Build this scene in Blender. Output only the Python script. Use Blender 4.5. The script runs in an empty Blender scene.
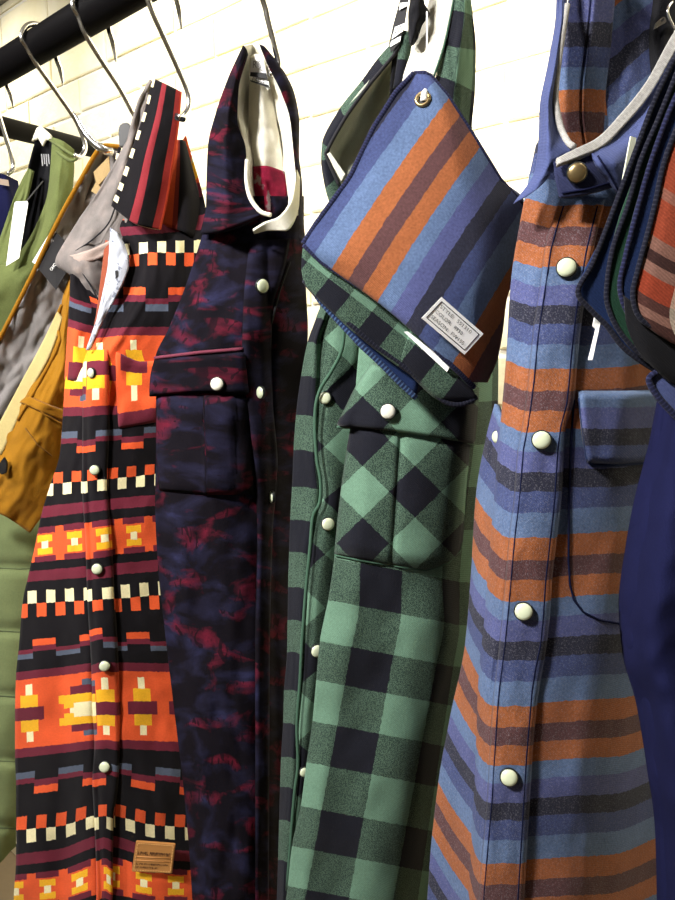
import bpy, bmesh, math, random
import numpy as np
from mathutils import Vector, Matrix, noise

random.seed(4)
S = bpy.context.scene
COL = S.collection

# ------------------------------------------------------------------ camera
F, CX, CY = 706.0, 337.5, 450.0
PITCH = math.radians(8.5)
cp, sp = math.cos(PITCH), math.sin(PITCH)
HD = np.array([-0.6534, 0.7570, 0.0])          # horizontal heading
RT = np.array([0.7570, 0.6534, 0.0])
UPV = np.array([0, 0, 1.0])
FW = HD * cp - UPV * sp
UU = HD * sp + UPV * cp
CAM = np.array([0.0, 0.0, 1.5])

def P(px, py, h):
    """world point seen at photo position (px,py), h metres ahead of the lens (measured horizontally)"""
    px = np.asarray(px, float); py = np.asarray(py, float); h = np.asarray(h, float)
    a = (px - CX) / F; b = (CY - py) / F
    ray = a[..., None] * RT + b[..., None] * UU + FW
    k = h / (cp + b * sp)
    return CAM + ray * k[..., None]

def PX(px, py, x):
    a = (px - CX) / F; b = (CY - py) / F
    ray = a * RT + b * UU + FW
    return CAM + ray * (x / ray[0])

def PY(px, py, y):
    a = (px - CX) / F; b = (CY - py) / F
    ray = a * RT + b * UU + FW
    return CAM + ray * (y / ray[1])

cam_d = bpy.data.cameras.new('camera'); cam = bpy.data.objects.new('camera', cam_d); COL.objects.link(cam)
cam_d.sensor_fit = 'AUTO'; cam_d.sensor_width = 36; cam_d.lens = F / 900 * 36
cam_d.clip_start = 0.01
M = Matrix(((RT[0], UU[0], -FW[0], CAM[0]), (RT[1], UU[1], -FW[1], CAM[1]), (RT[2], UU[2], -FW[2], CAM[2]), (0, 0, 0, 1)))
cam.matrix_world = M
S.camera = cam

# ------------------------------------------------------------------ materials
def s2l(c):
    r = []
    for x in c[:3]:
        x /= 255.0
        r.append(x / 12.92 if x <= 0.04045 else ((x + 0.055) / 1.055) ** 2.4)
    return (r[0], r[1], r[2], 1)

class NT:
    def __init__(self, name):
        self.m = bpy.data.materials.new(name); self.m.use_nodes = True
        self.t = self.m.node_tree; self.t.nodes.clear()
        self.out = self.t.nodes.new('ShaderNodeOutputMaterial')
        self.b = self.t.nodes.new('ShaderNodeBsdfPrincipled')
        self.t.links.new(self.b.outputs[0], self.out.inputs[0])
        self._tc = None
    def node(self, k): return self.t.nodes.new(k)
    def put(self, sock, v):
        if hasattr(v, 'links'): self.t.links.new(v, sock)
        elif v is not None: sock.default_value = v
    def tc(self):
        if not self._tc: self._tc = self.node('ShaderNodeTexCoord')
        return self._tc
    def uv(self):
        s = self.node('ShaderNodeSeparateXYZ'); self.put(s.inputs[0], self.tc().outputs['UV'])
        return s.outputs[0], s.outputs[1]
    def obj(self): return self.tc().outputs['Object']
    def math(self, op, a, b=None, c=None):
        n = self.node('ShaderNodeMath'); n.operation = op
        self.put(n.inputs[0], a); self.put(n.inputs[1], b); self.put(n.inputs[2], c)
        return n.outputs[0]
    def mix(self, f, a, b, mode='MIX'):
        n = self.node('ShaderNodeMix'); n.data_type = 'RGBA'; n.blend_type = mode
        self.put(n.inputs[0], f); self.put(n.inputs[6], a); self.put(n.inputs[7], b)
        return n.outputs[2]
    def ramp(self, f, stops, interp='CONSTANT'):
        n = self.node('ShaderNodeValToRGB'); r = n.color_ramp; r.interpolation = interp
        while len(r.elements) > 1: r.elements.remove(r.elements[-1])
        r.elements[0].position = stops[0][0]; r.elements[0].color = stops[0][1]
        for p, c in stops[1:]:
            e = r.elements.new(p); e.color = c
        self.put(n.inputs[0], f); return n.outputs[0]
    def noise(self, vec, scale, detail=2, rough=.5, dist=0.0):
        n = self.node('ShaderNodeTexNoise'); self.put(n.inputs['Vector'], vec)
        n.inputs['Scale'].default_value = scale; n.inputs['Detail'].default_value = detail
        n.inputs['Roughness'].default_value = rough; n.inputs['Distortion'].default_value = dist
        return n.outputs[0]
    def mapping(self, vec, scale=(1, 1, 1), rot=(0, 0, 0), loc=(0, 0, 0)):
        n = self.node('ShaderNodeMapping'); self.put(n.inputs[0], vec)
        n.inputs['Scale'].default_value = scale; n.inputs['Rotation'].default_value = rot; n.inputs['Location'].default_value = loc
        return n.outputs[0]
    def box(self, u, v, cu, hu, cv, hv):
        a = self.math('COMPARE', u, cu, hu); b = self.math('COMPARE', v, cv, hv)
        return self.math('MULTIPLY', a, b)
    def band(self, v, lo, hi): return self.math('COMPARE', v, (lo + hi) / 2, (hi - lo) / 2)
    def bump(self, h, strength=.3, dist=.001):
        n = self.node('ShaderNodeBump'); n.inputs['Strength'].default_value = strength; n.inputs['Distance'].default_value = dist
        self.put(n.inputs['Height'], h); self.t.links.new(n.outputs[0], self.b.inputs['Normal'])

def plain(name, rgb, rough=.5, metal=0.0, var=.0, spec=.5):
    n = NT(name); n.b.inputs['Roughness'].default_value = rough; n.b.inputs['Metallic'].default_value = metal
    n.b.inputs['Specular IOR Level'].default_value = spec
    c = s2l(rgb)
    if var:
        f = n.noise(n.obj(), 60, 3)
        d = tuple(x * (1 - var) for x in c[:3]) + (1,)
        n.put(n.b.inputs['Base Color'], n.mix(f, d, c))
    else:
        n.b.inputs['Base Color'].default_value = c
    return n.m

def cloth(name, colfn, twill=0.16, tscale=420, fuzz=.25, bump=.35, nscale=900, sheen=.05, lowvar=.18):
    """woven cloth: colfn(nt,u,v) gives the dyed colour; yarn grain and worn nap come from noise and a diagonal wave"""
    n = NT(name); u, v = n.uv()
    c = colfn(n, u, v)
    grain = n.noise(n.obj(), nscale, 2)
    w = n.node('ShaderNodeTexWave'); w.wave_type = 'BANDS'; w.bands_direction = 'DIAGONAL'
    n.put(w.inputs['Vector'], n.mapping(n.obj(), rot=(0.5, 0.3, 0.9)))
    w.inputs['Scale'].default_value = tscale; w.inputs['Distortion'].default_value = 1.2; w.inputs['Detail'].default_value = 1
    soft = n.noise(n.obj(), 45, 3)
    k = n.math('MULTIPLY_ADD', grain, fuzz * 2, 1 - fuzz)
    k = n.math('MULTIPLY', k, n.math('MULTIPLY_ADD', w.outputs[1], twill, 1 - twill / 2))
    k = n.math('MULTIPLY', k, n.math('MULTIPLY_ADD', soft, lowvar * 2, 1 - lowvar))
    cc = n.node('ShaderNodeCombineXYZ')
    for i in range(3): n.put(cc.inputs[i], k)
    n.put(n.b.inputs['Base Color'], n.mix(1.0, c, cc.outputs[0], 'MULTIPLY'))
    n.b.inputs['Roughness'].default_value = .95
    n.b.inputs['Specular IOR Level'].default_value = .06
    n.b.inputs['Sheen Weight'].default_value = sheen
    n.b.inputs['Sheen Roughness'].default_value = .5
    hh = n.math('ADD', grain, n.math('MULTIPLY', w.outputs[1], .5))
    n.bump(hh, bump, .0006)
    return n.m

def flat(rgb): return lambda n, u, v: n.mix(0.0, s2l(rgb), s2l(rgb))

# --- blue blanket stripe: one repeat per unit of v
OR, MA, LB, PW, NV = (138, 82, 50), (80, 55, 56), (82, 100, 132), (74, 79, 120), (42, 43, 56)
def stripe_ramp(n, x):
    B2 = (60, 69, 106)
    return n.ramp(x, [(0, s2l(OR)), (.13, s2l(MA)), (.25, s2l(OR)), (.375, s2l(LB)), (.485, s2l(PW)), (.61, s2l(NV)), (.725, s2l(B2)), (.85, s2l(LB))])
def blue_cols(n, u, v):
    e = n.math('MULTIPLY_ADD', n.noise(n.obj(), 260, 2), .02, -.01)
    c = stripe_ramp(n, n.math('FRACT', n.math('ADD', v, e)))
    # heathered yarn: paler flecks in the weave
    fl = n.math('GREATER_THAN', n.noise(n.obj(), 1250, 1), .60)
    return n.mix(n.math('MULTIPLY', fl, .16), c, s2l((150, 150, 160)))
M_BLUE = cloth('blue_orange_striped_flannel', blue_cols, twill=.12, tscale=380, fuzz=.45, nscale=750, lowvar=.2)

def swatch_cols(n, u, v):
    e = n.math('MULTIPLY_ADD', n.noise(n.obj(), 260, 2), .02, -.01)
    return stripe_ramp(n, n.math('FRACT', n.math('ADD', u, e)))
M_SWATCH = cloth('striped_swatch_flannel', swatch_cols, twill=.1, tscale=380, fuzz=.45, nscale=750, lowvar=.2)

# --- green buffalo check: one cell per unit
GL, GM, GD = (92, 122, 103), (62, 88, 72), (24, 25, 32)
def check_cols(n, u, v):
    e = n.math('MULTIPLY_ADD', n.noise(n.obj(), 320, 2), .06, -.03)
    a = n.math('LESS_THAN', n.math('FRACT', n.math('MULTIPLY', n.math('ADD', u, e), .5)), .5)
    b = n.math('LESS_THAN', n.math('FRACT', n.math('MULTIPLY_ADD', n.math('ADD', v, e), .5, .5)), .5)
    s = n.math('ADD', a, b)
    sp_ = n.noise(n.obj(), 1500, 1)
    mid = n.mix(n.math('GREATER_THAN', sp_, .5), s2l((42, 58, 50)), s2l((72, 92, 78)))
    c = n.mix(n.math('GREATER_THAN', s, .5), s2l(GL), mid)
    return n.mix(n.math('GREATER_THAN', s, 1.5), c, s2l(GD))
M_GREEN = cloth('green_black_buffalo_check_flannel', check_cols, twill=.22, tscale=330, fuzz=.32)

# --- dark blurred floral
def camo_cols(n, u, v):
    uvv = n.tc().outputs['UV']
    a = n.noise(n.mapping(uvv, scale=(1.0, 3.0, 1)), 1.3, 4, .55, .4)
    b = n.noise(n.mapping(uvv, scale=(1.0, 3.4, 1), loc=(7.3, 2.1, 0)), 1.25, 4, .56, .5)
    c = n.noise(n.mapping(uvv, scale=(1.3, 1.0, 1), loc=(1.7, 9.4, 0)), 6, 1, .4, 1.2)
    col = n.ramp(a, [(0, s2l((14, 12, 16))), (.46, s2l((17, 14, 20))), (.60, s2l((28, 27, 44))), (.72, s2l((38, 39, 66)))], 'LINEAR')
    red = n.ramp(b, [(0, (0, 0, 0, 1)), (.54, (0, 0, 0, 1)), (.72, (1, 1, 1, 1))], 'LINEAR')
    col = n.mix(red, col, n.mix(a, s2l((66, 18, 30)), s2l((112, 28, 48))))
    leaf = n.math('MULTIPLY', n.math('GREATER_THAN', c, .6), n.math('GREATER_THAN', b, .54))
    return n.mix(n.math('MULTIPLY', leaf, .75), col, s2l((17, 13, 19)))
M_CAMO = cloth('dark_blurred_floral_twill', camo_cols, twill=.1, tscale=420, fuzz=.2, sheen=0)

# --- black/orange blanket pattern: v = repeats (0 = middle of broad band), u = square pitch
OO, BK, MR, CR, YE, GB = (214, 86, 46), (21, 19, 22), (100, 36, 50), (232, 222, 176), (232, 172, 40), (80, 88, 104)
def aztec_cols(n, u, v, mirror_bars=True):
    t = n.math('PINGPONG', v, .5)
    e = n.math('MULTIPLY_ADD', n.noise(n.obj(), 300, 2), .006, -.003)
    t = n.math('ADD', t, e)
    c = n.ramp(t, [(0, s2l(OO)), (.105, s2l(MR)), (.132, s2l(BK)), (.390, s2l(MR)), (.420, s2l(BK)), (.448, s2l(OO))])
    f = n.math('FRACT', u)                     # squares
    sq = n.math('LESS_THAN', f, .48)
    # bars, period 4 squares
    b4 = n.math('FRACT', n.math('MULTIPLY', u, 1 / 2.45))
    ba = n.math('COMPARE', b4, .25, .26); bb = n.math('COMPARE', b4, .76, .25)
    c = n.mix(n.math('MULTIPLY', ba, n.band(t, .178, .197)), c, s2l(GB))
    c = n.mix(n.math('MULTIPLY', ba, n.band(t, .197, .212)), c, s2l(MR))
    c = n.mix(n.math('MULTIPLY', bb, n.band(t, .204, .222)), c, s2l(MR))
    c = n.mix(n.math('MULTIPLY', bb, n.band(t, .222, .242)), c, s2l(OO))
    # squares
    c = n.mix(n.math('MULTIPLY', n.math('SUBTRACT', 1.0, sq), n.band(t, .297, .33)), c, s2l(OO))
    c = n.mix(n.math('MULTIPLY', sq, n.band(t, .33, .364)), c, s2l(CR))
    # narrow band: notched maroon edge, yellow I shapes, period 1.9 squares
    g = n.math('FRACT', n.math('MULTIPLY_ADD', u, 1 / 1.62, .284))
    c = n.mix(n.math('MULTIPLY', n.math('COMPARE', g, .5, .36), n.band(t, .448, .466)), c, s2l(MR))
    c = n.mix(n.math('MULTIPLY', n.math('COMPARE', g, .5, .25), n.band(t, .471, .491)), c, s2l(YE))
    c = n.mix(n.math('MULTIPLY', n.math('COMPARE', g, .5, .11), n.band(t, .489, .52)), c, s2l(CR))
    # broad band: crosses and one stepped arrow
    def bx(c, u0, u1, lo, hi, col): return n.mix(n.math('MULTIPLY', n.band(u, u0, u1), n.band(t, lo, hi)), c, s2l(col))
    for cu in (1.0, 4.87, 6.72, 8.8):
        c = bx(c, cu - .17, cu + .17, .05, .088, CR)
        c = bx(c, cu - .44, cu + .44, .02, .056, YE)
        c = bx(c, cu - .74, cu + .74, -.01, .02, MR)
    c = bx(c, 3.05, 4.4, -.01, .022, CR); c = bx(c, 2.5, 4.4, .022, .046, YE); c = bx(c, 2.75, 3.25, .008, .024, YE)
    c = bx(c, 3.1, 4.4, .046, .069, MR); c = bx(c, 3.7, 4.4, .069, .086, GB)
    return c
M_AZTEC = cloth('black_orange_blanket_pattern_canvas', aztec_cols, twill=.1, tscale=420, fuzz=.22)

def azcollar_cols(n, u, v):
    c = n.ramp(u, [(0, s2l(BK)), (.36, s2l((125, 42, 48))), (.52, s2l(BK)), (.82, s2l((132, 40, 38))), (.95, s2l((176, 62, 40)))])
    f = n.math('LESS_THAN', n.math('FRACT', n.math('MULTIPLY', v, 8)), .5)
    return n.mix(n.math('MULTIPLY', f, n.math('LESS_THAN', u, .085)), c, s2l(CR))
M_AZCOL = cloth('striped_collar_canvas', azcollar_cols, twill=.1, fuzz=.2)
def azcheck_cols(n, u, v):
    a = n.math('LESS_THAN', n.math('FRACT', u), .5); b = n.math('LESS_THAN', n.math('FRACT', v), .5)
    return n.mix(n.math('COMPARE', n.math('ADD', a, b), 1, .3), s2l(BK), s2l(CR))
M_AZCHK = cloth('black_cream_checked_canvas', azcheck_cols, twill=.1, fuzz=.2)

def redplaid_cols(n, u, v):
    c = n.ramp(n.math('FRACT', v), [(0, s2l((124, 56, 38))), (.30, s2l((120, 78, 66))), (.35, s2l((124, 56, 38))), (.52, s2l((112, 80, 70))), (.58, s2l((52, 34, 32))), (.63, s2l((118, 86, 76))),
        (.68, s2l((128, 54, 36))), (.78, s2l((70, 44, 40))), (.83, s2l((116, 84, 74))), (.88, s2l((60, 38, 34)))])
    w = n.math('COMPARE', n.math('FRACT', u), .72, .1)
    return n.mix(n.math('MULTIPLY', w, .45), c, s2l((200, 190, 170)))
M_REDP = cloth('rust_plaid_flannel', redplaid_cols, twill=.25, tscale=300, fuzz=.3)

M_OLIVE = cloth('olive_brushed_fleece', flat((96, 105, 62)), twill=.06, fuzz=.28, lowvar=.25)
M_OLQ = cloth('sage_quilted_cotton', flat((112, 124, 84)), twill=.08, fuzz=.22)
M_MUST = cloth('mustard_twill', flat((142, 98, 24)), twill=.2, fuzz=.2)
M_GREY = cloth('grey_sateen_lining', flat((126, 122, 120)), twill=.06, fuzz=.15, lowvar=.3)
M_WHITEL = cloth('off_white_cotton_lining', flat((226, 222, 206)), twill=.06, fuzz=.12)
M_PALEL = cloth('pale_grey_lining', flat((168, 170, 156)), twill=.06, fuzz=.14)
M_TERRY = cloth('grey_terry_binding', flat((158, 156, 152)), twill=.2, fuzz=.4, nscale=600)
M_BLACK = cloth('black_lining', flat((24, 24, 27)), twill=.06, fuzz=.2)
M_NAVY = cloth('dark_navy_fleece', flat((22, 24, 54)), twill=.08, fuzz=.2, sheen=0)
M_BLUEP = cloth('plain_cornflower_flannel', flat((70, 79, 120)), twill=.08, tscale=300, fuzz=.25)
M_NVSTAND = cloth('navy_twill', flat((44, 48, 76)), twill=.1, tscale=330, fuzz=.25)
M_DENIM = cloth('blue_flannel', flat((26, 40, 74)), twill=.12, tscale=300, fuzz=.25)
M_DGREEN = cloth('dark_green_flannel', flat((30, 58, 44)), twill=.2, fuzz=.3)
M_FACING = cloth('white_printed_facing', lambda n, u, v: n.mix(n.math('GREATER_THAN', n.noise(n.obj(), 160, 3, .6), .6), s2l((176, 180, 190)), s2l((120, 124, 138))), twill=.05, fuzz=.1)
M_PINKL = cloth('grey_pink_printed_lining', lambda n, u, v: n.ramp(n.noise(n.obj(), 40, 3, .6), [(0, s2l((84, 80, 79))), (.5, s2l((116, 110, 107))), (.62, s2l((128, 119, 115))), (.75, s2l((160, 146, 138)))], 'LINEAR'), twill=.05, fuzz=.12)
M_CREAMT = cloth('cream_yellow_tape', flat((178, 162, 110)), twill=.1, fuzz=.15)
def overlock_cols(n, u, v):
    f = n.math('FRACT', n.math('MULTIPLY', u, 1.0))
    return n.mix(n.math('LESS_THAN', f, .34), s2l((26, 28, 50)), s2l((44, 47, 76)))
M_OVER = cloth('navy_overlock_thread', overlock_cols, twill=.0, fuzz=.3)
def overlock2(n, u, v):
    f = n.math('FRACT', n.math('MULTIPLY', u, 1.0))
    return n.mix(n.math('LESS_THAN', f, .3), s2l((22, 23, 34)), s2l((42, 43, 54)))
M_OVER2 = cloth('black_overlock_thread', overlock2, twill=.0, fuzz=.3)
M_SEAMB = plain('navy_seam_thread', (24, 27, 50), 1.0, 0, 0, 0)
M_SEAMK = plain('black_seam_thread', (20, 18, 24), .9)
M_SEAMG = plain('green_seam_thread', (52, 84, 66), .9)
M_SEAMO = plain('olive_seam_thread', (70, 80, 52), .9)
M_SEAMR = plain('wine_piping', (96, 30, 50), .9)
M_SNAP = plain('pale_mint_snap_enamel', (198, 206, 176), .28)
M_SNAPW = plain('off_white_snap_enamel', (226, 224, 208), .28)
M_RIM = plain('dark_snap_rim', (40, 44, 44), .4, .6)
M_BRASS = plain('aged_brass', (150, 130, 92), .35, .85)
M_CHROME = plain('chrome_wire', (232, 232, 234), .22, 1.0)
M_RAIL = plain('black_powder_coat', (13, 12, 13), .55, 0, 0.0, .03)
M_PLBLACK = plain('black_plastic', (24, 24, 26), .4)
M_CARD = plain('white_card', (250, 250, 247), .6)
M_CARDC = plain('cream_card', (214, 218, 196), .6)
M_INK = plain('black_ink', (24, 24, 26), .7)
M_INKG = plain('grey_ink', (150, 150, 152), .7)
M_LEATH = plain('tan_leather', (196, 138, 76), .6, 0, .25)
M_LEATHD = plain('tan_leather_print', (84, 52, 26), .7)
M_CORD = plain('white_cord', (236, 234, 230), .5)
M_LABELB = plain('black_woven_label', (26, 25, 28), .8)
M_BEIGE = cloth('beige_woven_tape', flat((172, 148, 106)), twill=.2, fuzz=.15)

# ------------------------------------------------------------------ object helpers
def thing(name, loc, label, cat, group=None):
    o = bpy.data.objects.new(name, None); COL.objects.link(o)
    o.location = tuple(float(x) for x in loc); o.empty_display_size = .03
    o['label'] = label; o['category'] = cat
    if group: o['group'] = group
    return o
def tag(o, label, cat, group=None):
    o['label'] = label; o['category'] = cat
    if group: o['group'] = group
    return o
def root_loc(p):
    while p is not None and p.parent is not None: p = p.parent
    return np.array(p.location) if p is not None else np.zeros(3)
def link_mesh(name, verts, faces, mat, parent=None, uvs=None, smooth=True, label=None):
    off = root_loc(parent)
    me = bpy.data.meshes.new(name)
    me.from_pydata([tuple(np.asarray(v) - off) for v in verts], [], faces)
    if uvs is not None:
        l = me.uv_layers.new(name='UVMap')
        idx = np.empty(len(me.loops), dtype=np.int32); me.loops.foreach_get('vertex_index', idx)
        l.data.foreach_set('uv', np.asarray(uvs, dtype=np.float32)[idx].ravel())
    me.materials.append(mat)
    if smooth:
        me.polygons.foreach_set('use_smooth', [True] * len(me.polygons))
    me.validate(); me.update()
    o = bpy.data.objects.new(name, me); COL.objects.link(o)
    if parent is not None: o.parent = parent
    if label: o['label'] = label
    return o

def pchip(x, Y, xi):
    """monotone cubic through rows of Y (n,...) at x, sampled at xi"""
    x = np.asarray(x, float); Y = np.asarray(Y, float); n = len(x)
    h = np.diff(x); d = np.diff(Y, axis=0) / h.reshape(-1, *([1] * (Y.ndim - 1)))
    m = np.zeros_like(Y)
    if n == 2: m[:] = d[0]
    else:
        for i in range(1, n - 1):
            w1 = 2 * h[i] + h[i - 1]; w2 = h[i] + 2 * h[i - 1]
            a, b = d[i - 1], d[i]; ok = (a * b) > 0
            with np.errstate(divide='ignore', invalid='ignore'):
                mm = (w1 + w2) / (w1 / a + w2 / b)
            m[i] = np.where(ok, mm, 0)
        m[0] = d[0]; m[-1] = d[-1]
    k = np.clip(np.searchsorted(x, xi, 'right') - 1, 0, n - 2)
    s = (np.asarray(xi) - x[k]) / h[k]
    sh = lambda a: a.reshape(-1, *([1] * (Y.ndim - 1)))
    s = sh(s); hk = sh(h[k])
    return ((2 * s**3 - 3 * s**2 + 1) * Y[k] + (s**3 - 2 * s**2 + s) * hk * m[k] + (-2 * s**3 + 3 * s**2) * Y[k + 1] + (s**3 - s**2) * hk * m[k + 1])

class Sheet: pass

def lookup(base, px, py):
    px = np.asarray(px, float).ravel(); py = np.asarray(py, float).ravel()
    out = np.empty(len(px))
    bx, by, bh = base.px.ravel(), base.py.ravel(), base.h.ravel()
    for i in range(len(px)):
        d = (bx - px[i]) ** 2 + (by - py[i]) ** 2
        j = np.argpartition(d, 5)[:5]; w = 1 / (d[j] + .3)
        out[i] = (bh[j] * w).sum() / w.sum()
    return out

def sheet(name, rows, mat, parent, us=None, nu=40, nv=60, back=None, disp=None, base=None, off=0.003, edge=.12,
          solid=.0016, wr=0.0, wf=(3, 3), uvf=None, label=None, cap=True):
    """rows: [(v, [(px,py[,h[,u[,v]]]) ...])]; base = Sheet to lie on (h comes from it)"""
    vs = np.array([r[0] for r in rows], float); n = len(rows[0][1])
    if us is None: us = np.linspace(0, 1, n)
    us = np.array(us, float)
    A = np.zeros((len(rows), n, 5))
    for i, (v, pts) in enumerate(rows):
        for j, p in enumerate(pts):
            A[i, j, 0:2] = p[0:2]
            A[i, j, 2] = p[2] if len(p) > 2 else 0
            A[i, j, 3] = p[3] if len(p) > 3 else us[j]
            A[i, j, 4] = p[4] if len(p) > 4 else v
    # sample evenly per control interval so that control lines stay in place
    cu = np.linspace(us[0], us[-1], nu); cv = np.linspace(vs[0], vs[-1], nv)
    B = pchip(us, A.transpose(1, 0, 2), cu).transpose(1, 0, 2)
    G = pchip(vs, B, cv)
    px, py, h, U, V = (G[..., i].copy() for i in range(5))
    s = np.linspace(0, 1, nu)[None, :].repeat(nv, 0); t = np.linspace(0, 1, nv)[:, None].repeat(nu, 1)
    if base is not None:
        h = lookup(base, px, py).reshape(px.shape)
        ed = np.minimum(np.minimum(s, 1 - s) / edge, np.minimum(t, 1 - t) / edge)
        h = h - off * np.clip(ed, 0, 1) ** .5 - .0006
    if disp is not None: h = h + disp(px, py, s, t)
    if wr:
        sd = sum(map(ord, name)) % 97
        for i in range(nv):
            for j in range(nu):
                h[i, j] += wr * noise.fractal(Vector((s[i, j] * wf[0] + sd, t[i, j] * wf[1], sd * .37)), 1.0, 2.0, 3)
    W = P(px, py, h)
    verts = list(W.reshape(-1, 3)); 
    if uvf: U, V = uvf(px, py)
    uvs = [(a, b) for a, b in zip(U.ravel(), V.ravel())]
    ix = lambda i, j: i * nu + j
    faces = [(ix(i, j), ix(i + 1, j), ix(i + 1, j + 1), ix(i, j + 1)) for i in range(nv - 1) for j in range(nu - 1)]
    if back:
        prof = back * np.sqrt(np.clip(1 - np.abs(2 * s - 1) ** 3, 0, 1))
        Wb = W + HD * prof[..., None]
        o0 = len(verts)
        inner = [(i, j) for i in range(nv) for j in range(1, nu - 1)]
        bi = {}
        for (i, j) in inner:
            bi[(i, j)] = len(verts); verts.append(Wb[i, j]); uvs.append((-U[i, j], V[i, j]))
        g = lambda i, j: ix(i, j) if j in (0, nu - 1) else bi[(i, j)]
        faces += [(g(i, j), g(i, j + 1), g(i + 1, j + 1), g(i + 1, j)) for i in range(nv - 1) for j in range(nu - 1)]
        if cap:
            for i, fl in ((0, False), (nv - 1, True)):
                for j in range(nu - 1):
                    q = [ix(i, j), ix(i, j + 1), g(i, j + 1), g(i, j)]
                    q = list(dict.fromkeys(q))
                    if len(q) > 2: faces.append(tuple(q[::-1] if fl else q))
    o = link_mesh(name, verts, faces, mat, parent, uvs, label=label)
    if not back and solid:
        m = o.modifiers.new('thickness', 'SOLIDIFY'); m.thickness = solid; m.offset = 0 if base is None else -1
        m.offset = 0
    sh = Sheet(); sh.o = o; sh.px, sh.py, sh.h = px, py, h
    return sh

def on(base, px, py, lift=0.0):
    """world point and outward normal of a sheet at photo position"""
    h = lookup(base, [px, px + 4, px], [py, py, py + 4])
    a = P(px, py, h[0] - lift); b = P(px + 4, py, h[1] - lift); c = P(px, py + 4, h[2] - lift)
    nn = np.cross(c - a, b - a); nn /= np.linalg.norm(nn)
    if np.dot(nn, CAM - a) < 0: nn = -nn
    return a, nn

def LEFT(k): return -RT * k - HD * math.sqrt(1 - k * k)
_snap = {}
def snap(parent, base, px, py, rpx, mat=None, n=None, name='snap_button', lift=.004):
    mat = mat or M_SNAP
    p, nn = on(base, px, py, lift)
    d = float(np.dot(p - CAM, HD)); r = rpx * d / F
    if n is not None: nn = np.asarray(n, float); nn = nn / np.linalg.norm(nn)
    else:
        tocam = CAM - p; tocam /= np.linalg.norm(tocam); nn = nn * .6 + tocam * .4; nn /= np.linalg.norm(nn)
    key = mat.name
    if key not in _snap:
        prof = [(1.08, -.35), (1.1, .02), (1.02, .1), (.97, .12), (.93, .2), (.8, .33), (.55, .42), (.28, .46), (0, .47)]
        vs, fs = [], []; N = 28
        for a, z in prof[:-1]:
            for k in range(N): vs.append((a * math.cos(k * math.tau / N), a * math.sin(k * math.tau / N), z))
        vs.append((0, 0, prof[-1][1]))
        for i in range(len(prof) - 2):
            for k in range(N): fs.append((i * N + k, i * N + (k + 1) % N, (i + 1) * N + (k + 1) % N, (i + 1) * N + k))
        L = (len(prof) - 2) * N
        for k in range(N): fs.append((L + k, L + (k + 1) % N, len(vs) - 1))
        me = bpy.data.meshes.new('snap_button'); me.from_pydata(vs, [], fs)
        me.materials.append(mat); me.materials.append(M_RIM)
        for q in me.polygons:
            q.use_smooth = True
            if q.index < 3 * N: q.material_index = 1
        _snap[key] = me
    o = bpy.data.objects.new(name, _snap[key]); COL.objects.link(o); o.parent = parent
    R = Vector(nn).to_track_quat('Z', 'Y').to_matrix().to_4x4()
    o.matrix_basis = Matrix.Translation(Vector(p - root_loc(parent))) @ R @ Matrix.Scale(r, 4)
    return o

def tube(name, pts, r, mat, parent=None, seg=8, smooth_n=6, flatten=None, label=None, taper=None, ucount=None):
    pts = np.array(pts, float)
    if smooth_n > 1 and len(pts) > 2:
        # Catmull-Rom
        q = []
        E = np.vstack([2 * pts[0] - pts[1], pts, 2 * pts[-1] - pts[-2]])
        for i in range(len(pts) - 1):
            p0, p1, p2, p3 = E[i:i + 4]
            for k in range(smooth_n):
                t = k / smooth_n
                q.append(.5 * ((2 * p1) + (-p0 + p2) * t + (2 * p0 - 5 * p1 + 4 * p2 - p3) * t**2 + (-p0 + 3 * p1 - 3 * p2 + p3) * t**3))
        q.append(pts[-1]); pts = np.array(q)
    n = len(pts); T = np.gradient(pts, axis=0); T /= np.linalg.norm(T, axis=1)[:, None]
    up = np.array([0.3, -.6, .7]); nrm = np.cross(T[0], up); nrm /= np.linalg.norm(nrm)
    vs, fs, uvs = [], [], []
    L = np.concatenate([[0], np.cumsum(np.linalg.norm(np.diff(pts, axis=0), axis=1))])
    for i in range(n):
        nrm = nrm - T[i] * np.dot(nrm, T[i]); nrm /= np.linalg.norm(nrm); bn = np.cross(T[i], nrm)
        rr = r * (taper(i / (n - 1)) if taper else 1)
        for k in range(seg):
            a = k * math.tau / seg
            vs.append(pts[i] + rr * (math.cos(a) * nrm + math.sin(a) * bn))
            uvs.append((L[i] / (ucount or L[-1]), k / seg))
    for i in range(n - 1):
        for k in range(seg): fs.append((i * seg + k, i * seg + (k + 1) % seg, (i + 1) * seg + (k + 1) % seg, (i + 1) * seg + k))
    fs.append(tuple(range(seg))[::-1]); fs.append(tuple((n - 1) * seg + k for k in range(seg)))
    return link_mesh(name, vs, fs, mat, parent, uvs, label=label)

def ptube(name, pxs, r, mat, parent, **k):
    return tube(name, [P(*p) for p in pxs], r, mat, parent, **k)

def seam(name, pts, base, mat, parent, r=.0007, lift=.0012, dense=4, **k):
    pts = np.array(pts, float); q = []
    for i in range(len(pts) - 1):
        for t in np.linspace(0, 1, dense, endpoint=False): q.append(pts[i] * (1 - t) + pts[i + 1] * t)
    q.append(pts[-1]); q = np.array(q); h = lookup(base, q[:, 0], q[:, 1]) - lift
    return tube(name, P(q[:, 0], q[:, 1], h), r, mat, parent, seg=6, smooth_n=2, **k)

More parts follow.
